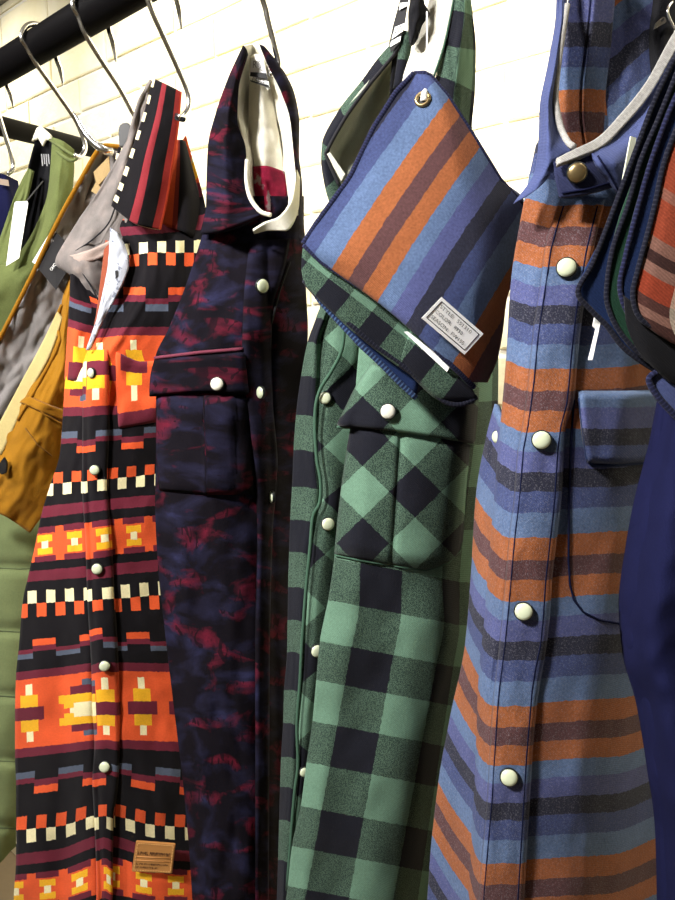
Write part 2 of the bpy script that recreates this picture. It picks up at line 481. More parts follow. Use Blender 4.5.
def slab(name, corners, thick, mat, parent=None, bevel=0.0, label=None):
    """card from an ordered list of world corner points (planar-ish), with thickness away from the lens"""
    c = [np.asarray(x, float) for x in corners]; n = np.cross(c[1] - c[0], c[2] - c[0]); n /= np.linalg.norm(n)
    if np.dot(n, CAM - c[0]) < 0: n = -n
    k = len(c); vs = c + [x - n * thick for x in c]
    fs = [tuple(range(k)), tuple(range(2 * k - 1, k - 1, -1))] + [(i, k + i, k + (i + 1) % k, (i + 1) % k) for i in range(k)]
    o = link_mesh(name, vs, fs, mat, parent, [(0, 0)] * (2 * k), smooth=False, label=label)
    bm = bmesh.new(); bm.from_mesh(o.data); bmesh.ops.recalc_face_normals(bm, faces=bm.faces)
    if bevel: bmesh.ops.bevel(bm, geom=bm.edges[:], offset=bevel, segments=2, affect='EDGES')
    bm.to_mesh(o.data); bm.free()
    return o

def text(name, body, origin, xdir, ydir, height, mat, parent, width=None, lift=.0004, bold=0.0):
    """flat lettering on a card: origin = lower-left of the line"""
    cu = bpy.data.curves.new(name, 'FONT'); cu.body = body; cu.size = 1.0; cu.offset = bold
    cu.resolution_u = 3
    o = bpy.data.objects.new(name, cu); COL.objects.link(o)
    dg = bpy.context.evaluated_depsgraph_get(); dg.update()
    me = bpy.data.meshes.new_from_object(o.evaluated_get(dg)); bpy.data.objects.remove(o)
    co = np.array([v.co for v in me.vertices])
    x = np.asarray(xdir, float); y = np.asarray(ydir, float); x = x / np.linalg.norm(x); y = y - x * np.dot(x, y); y /= np.linalg.norm(y)
    n = np.cross(x, y)
    if np.dot(n, CAM - origin) < 0: n = -n
    w = co[:, 0].max() - co[:, 0].min(); capH = .72
    sy = height / capH; sx = (width / w) if width else sy
    pts = [origin + x * ((a - co[:, 0].min()) * sx) + y * (b * sy) + n * lift for a, b, _ in co]
    fs = [tuple(p.vertices) for p in me.polygons]
    bpy.data.meshes.remove(me)
    return link_mesh(name, pts, fs, mat, parent, smooth=False)

# ------------------------------------------------------------------ room
WY = .81
def brick_mat():
    n = NT('pale_yellow_painted_brick')
    st = n.noise(n.obj(), 5, 4, .6)
    c = n.ramp(st, [(.3, s2l((238, 224, 172))), (.5, s2l((242, 232, 194))), (.7, s2l((246, 240, 216)))], 'LINEAR')
    n.put(n.b.inputs['Base Color'], c); n.b.inputs['Roughness'].default_value = .85
    n.bump(n.noise(n.obj(), 90, 4, .6), .5, .004)
    return n.m
def room_box(name, lo, hi, mat):
    x0, y0, z0 = lo; x1, y1, z1 = hi
    vs = [(x0, y0, z0), (x1, y0, z0), (x1, y1, z0), (x0, y1, z0), (x0, y0, z1), (x1, y0, z1), (x1, y1, z1), (x0, y1, z1)]
    fs = [(3, 2, 1, 0), (4, 5, 6, 7), (0, 1, 5, 4), (1, 2, 6, 5), (2, 3, 7, 6), (3, 0, 4, 7)]
    o = link_mesh(name, vs, fs, mat, None, smooth=False); o['kind'] = 'structure'; return o
CZ = 1.5 + .755
wall = room_box('wall_back', (-4.5, WY, 0), (2.5, WY + .12, CZ + .1), plain('white_mortar', (240, 236, 220), .9, 0, .12))
def lay_bricks(o):
    """brick faces standing proud of the mortar, all in the wall's own mesh"""
    bm = bmesh.new(); bm.from_mesh(o.data); rnd = random.Random(3)
    BH, BL, MJ = .0677, .212, .0030
    r = 0; z = 1.8285 - 27 * BH
    while z < CZ - .02:
        x = -3.4 + (BL / 2 if r % 2 else 0)
        while x < 1.2:
            j = lambda a=.0016: rnd.uniform(-a, a)
            x0, x1, z0, z1 = x + MJ + j(), x + BL - MJ + j(), z + MJ + j(), min(z + BH - MJ + j(), CZ)
            zm0, zm1, xm = z0 + j(), z1 + j(), (x0 + x1) / 2 + j(.02)
            d = WY - .0045 + j(.0012); e = .004
            out = [(x0, z0), (xm, zm0), (x1, z0 + j()), (x1, z1 + j()), (xm, zm1), (x0, z1)]
            cx_, cz_ = (x0 + x1) / 2, (z0 + z1) / 2
            base = [bm.verts.new((a, WY + .001, b)) for a, b in out]
            mid = [bm.verts.new((a, d + .0015, b)) for a, b in out]
            top = [bm.verts.new((a - math.copysign(e, a - cx_) * (abs(a - cx_) > .06), d, b - math.copysign(e * .7, b - cz_))) for a, b in out]
            fs = [bm.faces.new(top)]
            for k in range(6):
                q = (k + 1) % 6
                fs.append(bm.faces.new((base[k], base[q], mid[q], mid[k]))); fs.append(bm.faces.new((mid[k], mid[q], top[q], top[k])))
            for f in fs: f.material_index = 1
            x += BL
        z += BH; r += 1
    bmesh.ops.recalc_face_normals(bm, faces=[f for f in bm.faces if f.material_index == 1])
    bm.to_mesh(o.data); bm.free(); o.data.materials.append(brick_mat())
lay_bricks(wall)
room_box('wall_front', (-4.5, -3.1, 0), (2.5, -3, CZ + .1), plain('off_white_plaster', (226, 224, 218), .9, 0, .1))
room_box('wall_left', (-4.6, -3, 0), (-4.5, WY, CZ + .1), plain('off_white_plaster', (226, 224, 218), .9, 0, .1))
room_box('wall_right', (2.5, -3, 0), (2.6, WY, CZ + .1), plain('off_white_plaster', (226, 224, 218), .9, 0, .1))
room_box('floor', (-4.5, -3, -.1), (2.5, WY, 0), plain('grey_screed', (176, 154, 118), .6, 0, .15))
room_box('ceiling', (-4.5, -3, CZ), (2.5, WY, CZ + .1), plain('grey_painted_ceiling', (150, 146, 142), .9, 0, .1))

# rail
RA, RB = P(0, 69, .81), P(74, 24.5, .705)
def rail_at(x):
    return RA + (RB - RA) * ((x - RA[0]) / (RB[0] - RA[0]))
rail = tube('clothes_rail', [rail_at(-3.0), rail_at(1.2)], .0152, M_RAIL, None, seg=32, smooth_n=1)
tag(rail, 'thick black metal clothes rail crossing the top left corner', 'clothes rail')
bar = ptube('rail_support_bar', [(-120, 96, .78), (0, 126, .93), (100, 151, 1.17), (150, 163, 1.33)], .0122, M_RAIL, None, seg=24)
tag(bar, 'thinner black metal bar running behind the olive jacket towards the brick wall', 'support bar')

# S hooks, each in the plane square to the rail
def s_hook(x, front, pts, tip, label, extra=None):
    # front: over-the-rail start; pts: pixel points down the shank to the curl (on plane x)
    r = .0025; _, RY, RZ = rail_at(x)
    arc = []
    R = .0152 + r + .0006
    for a in np.linspace(math.radians(-25), math.radians(180), 10):   # back to front over the top
        arc.append((x, RY + R * math.cos(a), RZ + R * math.sin(a)))
    back = [(x, RY + R + .004, RZ - tip), (x, RY + R + .002, RZ - tip * .55)]
    pp = back + arc + [tuple(PX(a, b, x)) for a, b in pts]
    o = tube('s_hook', pp, r, M_CHROME, None, seg=12, smooth_n=5, taper=lambda t: min(1, .35 + t * 14))
    tag(o, label, 'hook', 'chrome hooks on the rail')
    return o
s_hook(-.825, None, [(-8, 96), (1, 122), (6, 138), (11, 153), (13.5, 165), (12, 171), (8, 174)], .03, 'chrome S hook at far left edge above the dark navy garment')
s_hook(-.712, None, [(27, 47), (36, 63), (58, 94), (75, 119), (83, 137), (85, 149), (80, 157), (74, 155)], .032, 'chrome S hook left on the rail, curling beside the olive jacket neck')
s_hook(-.613, None, [(79, 17), (85, 33), (100, 58), (119, 87), (132, 111), (142, 128), (141, 138), (135, 141)], .034, 'chrome S hook whose shank passes behind the black striped collar')
s_hook(-.512, None, [(150, 5), (163, 35), (178, 68), (188, 92), (189, 107), (184, 116), (178, 117)], .034, 'chrome S hook curling just right of the black striped collar')
s_hook(-.402, None, [(262, -4), (268, 18), (274, 42), (279, 64), (276, 74), (270, 73)], .034, 'chrome S hook above the white lined dark floral hood')
hg = tube('s_hook', [P(73, 112, .705), P(78, 120, .703), P(86, 134, .70), (P(94, 143, .70)), P(104, 150, .70), P(112, 152, .705)], .0025, M_CHROME, None, seg=12, taper=lambda t: .3 + 1.2 * math.sin(min(1, t * 1.5) * 1.57))
tag(hg, 'short pointed chrome hook end poking out of the mustard jacket collar', 'hook', 'chrome hooks on the rail')
clip = slab('hanger_clip', [P(118, 128, .715), P(121, 123, .715), P(128, 122, .715), P(131, 128, .715), P(130, 146, .715), P(119, 147, .715)], .008, M_PLBLACK, None, .001)
tag(clip, 'small black plastic hanger clip behind the black striped collar', 'hanger clip')

# ================================================================== garments
def L(px, py, h): return P(px, py, h)

# ---- far left navy garment
t = thing('jacket', L(-5, 300, .93), 'dark navy garment sliver at the far left edge', 'jacket')
sheet('body', [(0, [(-40, 178, .93), (-15, 172, .925), (4, 174, .92), (10, 178, .93)]), (1, [(-45, 205, .92), (-15, 205, .905), (8, 208, .905), (15.5, 212, .92)]),
    (2, [(-45, 260, .92), (-20, 260, .90), (-3, 260, .905), (6, 262, .92)]), (3, [(-60, 420, .92), (-34, 420, .90), (-14, 420, .905), (-8, 420, .92)]), (4, [(-70, 760, .92), (-45, 760, .89), (-24, 760, .90), (-16, 760, .92)])], M_NAVY, t, nu=20, nv=24, back=.035, wr=.006)
slab('neck_patch', [P(-3, 178, .903), P(8, 180, .903), P(9, 186, .903), P(-3, 184, .903)], .001, plain('taupe_neck_patch', (150, 132, 116), .8), t)

# ---- olive jacket
t = thing('jacket', L(20, 600, .84), 'olive green quilted jacket with black neck lining and white swing tag', 'jacket')
OL = t
tube('hanging_loop', [P(50, 140, .832), PX(68, 152, -.722), PX(77, 157.5, -.712), PX(70, 160, -.722), P(54, 150, .832)], .0016, M_OLIVE, t)
blk = sheet('neck_lining', [(0, [(36, 138, .835), (45, 140, .838), (54, 142, .835)]), (1, [(29, 165, .838), (42, 165, .85), (54, 165, .838)]), (2, [(22, 200, .838), (34, 200, .852), (50, 200, .838)]),
    (3, [(14, 235, .835), (28, 240, .848), (44, 235, .835)]), (4, [(5, 275, .825), (14, 280, .84), (24, 278, .825)])], M_BLACK, t, nu=16, nv=24)
sheet('collar', [(0, [(52, 137, .832), (63, 141, .818), (73, 149, .826)]), (1, [(51, 155, .828), (62, 158, .81), (73.5, 165, .822)]), (2, [(48, 190, .822), (59, 194, .80), (71, 198, .815)]),
    (3, [(35, 227, .815), (47, 235, .795), (62, 240, .81)]), (4, [(14, 257, .80), (26, 272, .79), (48, 282, .81)]), (5, [(-12, 268, .80), (-4, 296, .785), (28, 330, .80)]), (6, [(-45, 268, .81), (-36, 320, .79), (-10, 360, .80)])],
    M_OLIVE, t, nu=24, nv=50, back=.012, wr=.004, wf=(2, 6))
sheet('collar', [(0, [(28, 168, .832), (32, 170, .828)]), (1, [(17, 190, .825), (27, 195, .822)]), (2, [(6, 220, .818), (17, 222, .812)]), (3, [(-4, 250, .812), (10, 254, .805)]), (4, [(-12, 285, .81), (4, 290, .80)])], M_OLIVE, t, nu=12, nv=30, back=.01, wr=.003)
body_rows = [(0, [(-26, 256, .835), (-10, 268, .82), (10, 284, .812), (38, 290, .83), (50, 292, .845)])]
def quiltd(px, py, s, t_):
    d = np.full(px.shape, 0.0)
    for y0 in (567, 630, 695, 760, 827, 895):
        yy = py - (y0 - (np.clip(px, 0, 60) - 20) * -.04)
        d += .006 * np.exp(-(yy / 5.0) ** 2)
    return d
body_rows += [(1, [(-66, 350, .83), (-30, 350, .81), (6, 355, .80), (38, 355, .82), (52, 355, .84)]), (2.2, [(-80, 500, .83), (-35, 500, .80), (8, 505, .79), (42, 505, .80), (58, 505, .835)]),
    (3.6, [(-85, 690, .83), (-35, 690, .80), (6, 690, .785), (34, 690, .80), (50, 690, .835)]), (4.6, [(-85, 810, .83), (-35, 810, .80), (0, 810, .785), (22, 810, .80), (40, 812, .835)]),
    (5.1, [(-85, 868, .835), (-40, 872, .81), (-5, 866, .80), (12, 850, .81), (30, 835, .84)])]
ob = sheet('body', body_rows, M_OLQ, t, nu=40, nv=150, back=.045, wr=.004, wf=(2, 7), disp=quiltd)
for y0 in (567, 630, 695, 760, 827):
    seam('quilting_seam', [(-30, y0), (0, y0 + 1), (20, y0 + 2), (36, y0 + 1)], ob, M_SEAMO, t, r=.0006, lift=.0005)
slab('neck_loop', [P(31, 141, .832), P(36, 128, .832), P(40, 125, .831), (P(51, 135, .831)), P(51, 141, .832), P(46, 139, .832), P(42, 146, .831), P(38, 138, .832)], .003, M_WHITEL, t, .0006, label='white folded neck loop')
for i in range(4):
    a = 41 + i * 2.2
    slab('size_print', [P(a, 154, .833), P(a + 1.1, 154, .833), P(a + 2.1, 166 - i % 2 * 2, .834), P(a + 1.0, 166 - i % 2 * 2, .834)], .0004, M_INKG, t)
tg = thing('swing_tag', L(18, 262, .79), 'long white blank swing tag hanging in the olive jacket neck', 'tag')
slab('card', [P(14.5, 203, .80), P(16, 201.5, .80), P(27, 201, .80), P(28, 203, .80), P(19, 258, .782), P(6, 266, .782)], .0008, M_CARD, tg)
text('print', 'nmb', P(16.3, 212, .799), P(24, 210.5, .799) - P(16.3, 212, .799), P(16.3, 208, .799) - P(16.3, 212, .799), .0035, M_INKG, tg, width=.0062)
ptube('cord', [(26, 202, .80), (34, 192, .815), (43, 181, .83)], .0007, plain('dark_cord', (60, 60, 64), .6), tg)

# ---- mustard jacket with grey lining
t = thing('jacket', L(40, 600, .74), 'mustard jacket hanging open with grey lining behind the black and orange shirt', 'jacket')
YJ = t
lin = sheet('lining', [(0, [(97, 152, .735), (107, 150, .738), (120, 152, .735)]), (1, [(85, 175, .733), (100, 180, .745), (126, 185, .74)]), (2, [(68, 205, .73), (90, 212, .745), (120, 220, .742)]),
    (3, [(51, 238, .727), (75, 250, .742), (105, 258, .742)]), (4, [(35, 272, .725), (58, 290, .738), (88, 300, .74)]), (5, [(20, 302, .723), (42, 325, .733), (68, 335, .735)]), (6, [(3, 335, .722), (24, 360, .728), (50, 365, .73)]),
    (7, [(-14, 365, .722), (5, 392, .726), (26, 405, .727)]), (8, [(-45, 415, .722), (-22, 440, .724), (-8, 450, .725)])], M_GREY, t, nu=30, nv=80, wr=.007, wf=(4, 12), solid=.003)
ptube('collar_edge', [(122, 147, .732), (112, 146, .731), (103, 146, .73), (96, 153, .729), (84, 174, .728), (67, 204, .725), (50, 237, .722), (34, 271, .72), (19, 301, .718), (2, 334, .717), (-16, 365, .717)], .0022, M_MUST, t, label='mustard edge of the collar')
tape = sheet('front_tape', [(0, [(58, 312, .722), (63, 318, .72)]), (1, [(42, 345, .72), (52, 352, .716)]), (2, [(22, 382, .718), (33, 388, .714)]), (3, [(6, 412, .716), (18, 420, .712)]), (4, [(-12, 445, .715), (2, 455, .711)])], M_CREAMT, t, nu=8, nv=30, solid=.003, label='cream zip tape')
mb = sheet('front_panel', [(0, [(72, 268, .735), (74, 270, .735), (77, 272, .74)]), (1, [(62, 300, .728), (70, 303, .715), (82, 306, .73)]), (1.4, [(58, 330, .723), (67, 330, .712), (80, 332, .73)]), (2, [(50, 352, .718), (64, 355, .708), (80, 358, .73)]), (3, [(30, 388, .714), (52, 392, .70), (78, 392, .725)]),
    (4, [(12, 422, .712), (40, 425, .697), (72, 425, .722)]), (5, [(-4, 455, .712), (26, 458, .697), (66, 458, .722)]), (6, [(-25, 490, .715), (14, 492, .70), (56, 494, .722)]), (7, [(-45, 500, .72), (2, 515, .705), (30, 533, .715)])], M_MUST, t, nu=40, nv=70, back=.025, wr=.006, wf=(3, 6))
fl = sheet('pocket_flap', [(0, [(20, 402), (42, 412), (66, 422)]), (1, [(28, 396), (46, 404), (68, 412)])], M_MUST, t, nu=20, nv=10, base=mb, off=.003)
seam('stitching', [(30, 398), (44, 414), (62, 424)], mb, M_MUST, t, r=.001, lift=.003)
seam('stitching', [(62, 305), (56, 318), (60, 340), (56, 352), (34, 392), (18, 420)], mb, M_MUST, t, r=.0018, lift=.001)
seam('stitching', [(25, 428), (38, 445), (52, 456)], mb, plain('ochre_thread', (120, 82, 20), .9), t, r=.0006, lift=.001)
slab('snap_socket', [P(0, 462, .693), P(4, 457, .693), (P(7, 463, .693)), P(6, 473, .693), P(1, 475, .693), P(-3, 470, .693)], .003, M_PLBLACK, t, .0006)
lb = slab('brand_label', [P(55, 231, .7235), P(77, 254, .727), P(56, 290, .722), P(34.5, 264, .720)], .001, M_LABELB, t, label='black woven label with white edge')
slab('label_edge', [P(52, 229, .7225), P(55.5, 231.5, .7225), P(36, 264.5, .719), P(32, 262, .719)], .001, M_CARD, lb)
text('lettering', 'OHO', P(52, 271, .7195), P(56.5, 265, .7205) - P(52, 271, .7195), P(49, 268, .7195) - P(52, 271, .7195), .003, M_CARD, lb, width=.008)
slab('hanging_loop', [P(109, 156, .73), P(110, 172, .73), P(97, 187, .728), P(93.5, 172, .728)], .0015, M_BEIGE, t, label='beige tape loop')
slab('hanging_loop', [P(96, 182, .727), P(100.5, 187, .727), P(98.5, 196, .727), P(91, 191, .727)], .0015, M_BEIGE, t, label='beige tape loop end')

# ---- black and orange patterned shirt
t = thing('shirt', L(100, 700, .68), 'black and orange blanket patterned snap shirt with a tan leather patch', 'shirt')
OS = t
def orow(v, l, c, r, hl=.675, hm=.64, hr=.668, q=None):
    (lx, ly), (cx, cy), (rx, ry) = l, c, r
    w = rx - lx
    a = ((lx * .5 + cx * .5), (ly + cy) / 2 + (q or 0), hl * .35 + hm * .65)
    b = ((rx * .5 + cx * .5), (ry + cy) / 2 + (q or 0), hr * .35 + hm * .65)
    pit = 18.3 if cy < 560 else 18.3 + min(1.5, (cy - 560) / 90)
    mid = 100 if cy < 372 else cx
    return (v, [p + (4.87 + (p[0] - mid) / pit,) for p in [(lx, ly, hl), a, (cx, cy, hm), b, (rx, ry, hr)]])
orows = [
    orow(-.52, (116, 205), (140, 200), (186, 135), .672, .662, .675),
    orow(-.42, (116, 228), (145, 226), (206, 215), .668, .65, .672),
    orow(-.34, (124, 252), (155, 249), (206, 249), .664, .643, .668),
    orow(-.24, (116, 288), (150, 288), (206, 288), .66, .638, .664),
    orow(-.13, (98, 330), (130, 328), (204, 328), .658, .636, .664),
    orow(-.05, (80, 356), (115, 352), (202, 352), .662, .636, .664),
    orow(.0, (66, 374), (105, 374), (200, 372), .668, .637, .664),
    orow(.12, (63, 412), (100, 411), (198, 406), .668, .638, .664),
    orow(.235, (60, 452), (98, 449), (195, 442), .668, .638, .664),
    orow(.345, (49, 489), (97, 485), (195, 475), .668, .638, .664),
    orow(.405, (42, 512), (97, 505), (195, 496), .668, .637, .664),
    orow(.5, (35, 546), (98, 539), (198, 530), .668, .636, .664),
    orow(.595, (28, 577), (99, 571), (198, 562), .668, .635, .664),
    orow(.66, (23, 600), (100, 596), (198, 588), .668, .635, .664),
    orow(.77, (19, 645), (102, 637), (200, 635), .668, .634, .664),
    orow(.88, (16, 676), (104, 666), (202, 668), .668, .634, .664),
    orow(1.0, (15, 715), (106, 708), (204, 708), .668, .634, .664),
    orow(1.12, (15, 754), (107, 744), (206, 748), .668, .634, .664),
    orow(1.22, (16, 788), (106, 776), (208, 790), .668, .635, .664),
    orow(1.34, (16, 834), (103, 818), (208, 832), .668, .638, .664, q=4),
    orow(1.40, (16, 858), (104, 838), (208, 856), .668, .639, .664, q=4),
    orow(1.5, (14, 892), (105, 876), (208, 886), .668, .638, .664, q=4),
    orow(1.75, (10, 975), (105, 960), (208, 970), .668, .637, .664),
]
sqn = 9.6
def ofold(px, py, s, t_):
    d = .004 * np.exp(-((px - (92 + .03 * (py - 600))) / 3.0) ** 2) * (py > 345)
    d += .005 * np.exp(-((px - 123) / 9) ** 2) * np.clip((py - 790) / 60, 0, 1)
    d += .006 * np.exp(-((px - 62) / 16) ** 2) * np.clip((py - 500) / 200, 0, 1)
    d += .003 * np.sin((px + .35 * py) / 17.0) * np.clip((470 - py) / 100, 0, 1) * np.clip((px - 100) / 30, 0, 1)
    return d
ob_ = sheet('body', orows, M_AZTEC, t, us=np.array([0, .2, .45, .72, 1]) * sqn, nu=70, nv=220, back=.04, disp=ofold, wr=.0045, wf=(4, 12))
plk = sheet('placket', [(-.05, [(84, 352), (97, 350), (108, 350)]), (.12, [(83, 413), (96, 411), (109, 410)]), (.345, [(83, 487), (95, 485), (107, 484)]), (.5, [(86, 541), (98, 539), (111, 537)]), (.66, [(88, 598), (100, 596), (114, 595)]),
    (.88, [(92, 669), (104, 666), (118, 667)]), (1.0, [(93, 709), (106, 708), (119, 709)]), (1.12, [(95, 745), (107, 744), (119, 746)]), (1.22, [(93, 779), (106, 777), (118, 780)]), (1.34, [(95, 821), (105, 819), (113, 822)]), (1.5, [(97, 880), (105, 877), (112, 882)]), (1.6, [(97, 920), (105, 917), (112, 920)])],
    M_AZTEC, t, us=[4.22, 4.87, 5.52], nu=14, nv=160, base=ob_, off=.004, edge=.1)
for (x, y, r) in ((94.5, 470, 5), (97, 569, 5.6), (104.5, 666, 5.6), (104.5, 767, 5.8)): snap(plk.o, plk, x, y, r, M_SNAP)
snap(plk.o, plk, 91, 373, 5, n=LEFT(.55))
leftp = sheet('under_panel', [(-.3, [(71, 268, .672), (78, 275, .668), (90, 285, .672)]), (-.2, [(70, 300, .668), (82, 305, .66), (104, 312, .668)]), (-.08, [(68, 335, .668), (78, 338, .655), (96, 342, .662)]), (.02, [(65, 380, .672), (76, 380, .655), (92, 380, .66)])], M_AZTEC, t, us=[0, .8, 1.8], nu=16, nv=30, wr=.003, wf=(2, 4))
# inside lining, facing and folded collar lining
sheet('lining', [(0, [(150, 80, .665), (153, 82, .664), (157, 84, .664)]), (1, [(139, 100, .668), (146, 104, .662), (152, 108, .662)]), (2, [(127, 140, .672), (136, 146, .664), (144, 152, .664)]), (3, [(104, 182, .676), (120, 192, .664), (136, 200, .664)]),
    (4, [(76, 225, .682), (98, 236, .667), (124, 244, .665)]), (5, [(56, 262, .684), (84, 272, .664), (122, 275, .665)]), (6, [(74, 278, .68), (92, 296, .67), (112, 300, .668)]), (7, [(78, 320, .676), (90, 326, .672), (100, 326, .67)])], M_PINKL, t, nu=26, nv=60, wr=.008, wf=(3, 7), solid=.002)
ptube('lining_fold_shade', [(116, 205, .659), (108, 224, .66), (92, 240, .6605), (74, 252, .668), (58, 262, .68)], .0007, M_SEAMK, t)  # crease shade of the lining fold, drawn as a black tube
ptube('lining_fold_shade', [(66, 258, .676), (80, 270, .664), (92, 288, .663), (98, 300, .664)], .0007, M_SEAMK, t)  # second fold in the lining, its shade also drawn in black
sheet('lining_hem', [(0, [(57, 258, .679), (61, 266, .678)]), (.5, [(84, 252, .660), (88, 262, .660)]), (1, [(112, 240, .660), (118, 250, .659)])], cloth('pale_pink_facing', flat((164, 146, 137)), fuzz=.12), t, nu=6, nv=20, wr=.003, wf=(1, 4))
sheet('facing', [(0, [(111, 228, .655), (116, 232, .652), (120, 234, .654)]), (1, [(110, 245, .652), (119, 250, .648), (128, 256, .65)]), (2, [(108, 268, .65), (116, 270, .646), (129, 266, .648)]), (3, [(103, 295, .65), (108, 297, .646), (116, 297, .646)]), (4, [(97, 320, .648), (99, 321, .645), (102, 322, .645)]), (5, [(87, 350, .646), (88, 350, .6445), (89, 350, .6445)])], M_FACING, t, nu=14, nv=40, wr=.003, wf=(2, 6), solid=.002, label='white printed facing turned outwards')
slab('facing_eyelet', [P(115, 271, .6435), P(117.5, 270, .6435), P(118, 276, .6435), P(115.5, 279, .6435)], .0004, M_INK, t)
sheet('front_edge', [(0, [(106, 240, .662), (111, 242, .658)]), (1, [(101, 280, .66), (109, 282, .656)]), (2, [(96, 318, .66), (102, 322, .656)]), (3, [(88, 345, .658), (91, 348, .655)])], cloth('rust_inner_edge', flat((140, 74, 54))), t, nu=8, nv=24)
cl = sheet('collar', [(0, [(153, 78, .652), (166, 84, .644), (182, 92, .652)]), (.25, [(144, 112, .65), (160, 118, .636), (179, 126, .646)]), (.5, [(132, 148, .648), (151, 156, .63), (173, 166, .642)]), (.75, [(120, 182, .646), (143, 196, .628), (167, 204, .64)]), (1, [(111, 206, .646), (136, 224, .63), (161, 230, .64)])],
    M_AZCOL, t, nu=26, nv=50, back=.006, wr=.002, wf=(2, 4))
sheet('collar', [(0, [(119, 147, .70), (126, 150, .698)]), (2, [(112, 172, .70), (121, 176, .697)]), (3.3, [(104, 190, .70), (113, 197, .697)])], M_AZCHK, t, us=[0, 1.2], nu=10, nv=20, label='checked back of the collar')
yk = sheet('shoulder', [(-.6, [(176, 140, .672), (181, 140, .668), (185, 142, .674)]), (-.45, [(170, 165, .666), (183, 172, .66), (195, 180, .674)]), (-.3, [(166, 195, .66), (184, 204, .655), (203, 215, .674)]), (-.2, [(163, 226, .655), (184, 232, .652), (203, 246, .674)])], cloth('black_orange_shoulder_canvas', lambda n, u, v: n.ramp(n.math('MULTIPLY_ADD', v, .18, u), [(0, s2l((168, 66, 36))), (.18, s2l((110, 40, 34))), (.30, s2l(BK))]), fuzz=.2), t, us=[0, .5, 1], nu=18, nv=30, base=None)
pk = sheet('pocket', [(-.02, [(116, 352), (142, 362), (168, 360)]), (.06, [(117, 388), (142, 386), (168, 382)]), (.13, [(119, 428), (142, 424), (166, 420)])], M_AZTEC, t, us=[5.74, 7.16, 8.6], nu=26, nv=34, base=ob_, off=.003)
tube('hanging_loop', [P(150, 84, .668), P(168, 108, .668), PX(181, 118, -.512), PX(184, 119, -.512), PX(181, 120, -.512), P(166, 114, .668), P(156, 112, .668)], .0016, M_BLACK, t)
# leather patch
pa = slab('leather_patch', [P(136, 841, .6335), P(175.5, 844, .6375), P(172, 874, .6375), P(131.5, 872, .6335)], .002, M_LEATH, t, .0007, label='tan leather brand patch')
def on_patch(fx, fy):
    a = P(136, 841, .6331); b = P(175.5, 844, .6371); c = P(172, 874, .6371); d = P(131.5, 872, .6331)
    return (a * (1 - fx) + b * fx) * (1 - fy) + (d * (1 - fx) + c * fx) * fy
xd = on_patch(1, .5) - on_patch(0, .5); yd = on_patch(.5, 0) - on_patch(.5, 1)
def print_marks(fy, f1, hgt, seed):
    """worn, unreadable printed characters: a row of small broken strokes"""
    rnd = random.Random(seed); vs, fs = [], []; x = .09
    while x < f1:
        w = rnd.uniform(.018, .04)
        for (y0, y1, a, b) in ((0, 1, 0, .35), (rnd.choice((0, .4, .7)), rnd.choice((.3, .8, 1)), .35, 1)):
            i = len(vs); up_ = -HD * .0005
            vs += [on_patch(x + w * a, fy - hgt * y0) + up_, on_patch(x + w * b, fy - hgt * y0) + up_, on_patch(x + w * b, fy - hgt * y1) + up_, on_patch(x + w * a, fy - hgt * y1) + up_]
            fs.append((i, i + 1, i + 2, i + 3))
        x += w + .012 + (.03 if rnd.random() < .12 else 0)
    link_mesh('lettering', vs, fs, M_LEATHD, pa, smooth=False)
print_marks(.42, .90, .11, 1); print_marks(.74, .86, .06, 2); print_marks(.85, .62, .06, 3)
for fy in (.52, .64): 
    tube('embossed_line', [on_patch(.08, fy - .03), on_patch(.92, fy - .03)], .0004, M_LEATH, pa, seg=6, smooth_n=1)
for (a, b) in (((.05, .07), (.95, .07)), ((.95, .07), (.95, .93)), ((.95, .93), (.05, .93)), ((.05, .93), (.05, .07))):
    n_ = 14 if a[1] == b[1] else 9
    p0, p1 = on_patch(*a), on_patch(*b)
    vs, fs = [], []
    for k in range(n_):
        q0 = p0 + (p1 - p0) * (k + .2) / n_; q1 = p0 + (p1 - p0) * (k + .75) / n_; w_ = np.cross(p1 - p0, HD); w_ = w_ / np.linalg.norm(w_) * .0003
        i = len(vs); up_ = -HD * .0003
        vs += [q0 - w_, q1 - w_, q1 + w_, q0 + w_, q0 - w_ + up_, q1 - w_ + up_, q1 + w_ + up_, q0 + w_ + up_]
        fs += [(i, i + 1, i + 2, i + 3), (i + 4, i + 5, i + 6, i + 7), (i, i + 1, i + 5, i + 4), (i + 2, i + 3, i + 7, i + 6), (i + 1, i + 2, i + 6, i + 5), (i, i + 3, i + 7, i + 4)]
    link_mesh('stitching', vs, fs, plain('tan_thread', (226, 178, 112), .8), pa, smooth=False)

# ---- dark floral hooded shirt
t = thing('hooded_shirt', L(225, 700, .57), 'dark navy and wine floral hooded shirt with white hood lining', 'shirt')
CS = t
def crow(v, x0, x1, y, xc=None, hl=.575, hm=.54, hr=.585, k=.5, dy=0):
    f = [0, .22, .5, .78, 1]
    hh = [hl, hm * .8 + hl * .2, hm, hm * .75 + hr * .25, hr]
    return (v, [(x0 + (x1 - x0) * a, y + dy * a, b) for a, b in zip(f, hh)])
crows = [crow(1.9, 212, 304, 196, hm=.55), crow(2.3, 203, 304, 232, hm=.547), crow(2.9, 184, 306, 290, hm=.543), crow(3.3, 168, 308, 330), crow(3.6, 155, 306, 360), crow(4.0, 156, 299, 400), crow(4.5, 156, 295, 450),
    crow(5.0, 155, 292, 500), crow(5.67, 158, 290, 567), crow(6.5, 167, 288, 650), crow(7.2, 175, 286, 717), crow(7.83, 183, 286, 783), crow(8.5, 189, 286, 850), crow(9.6, 196, 288, 960)]
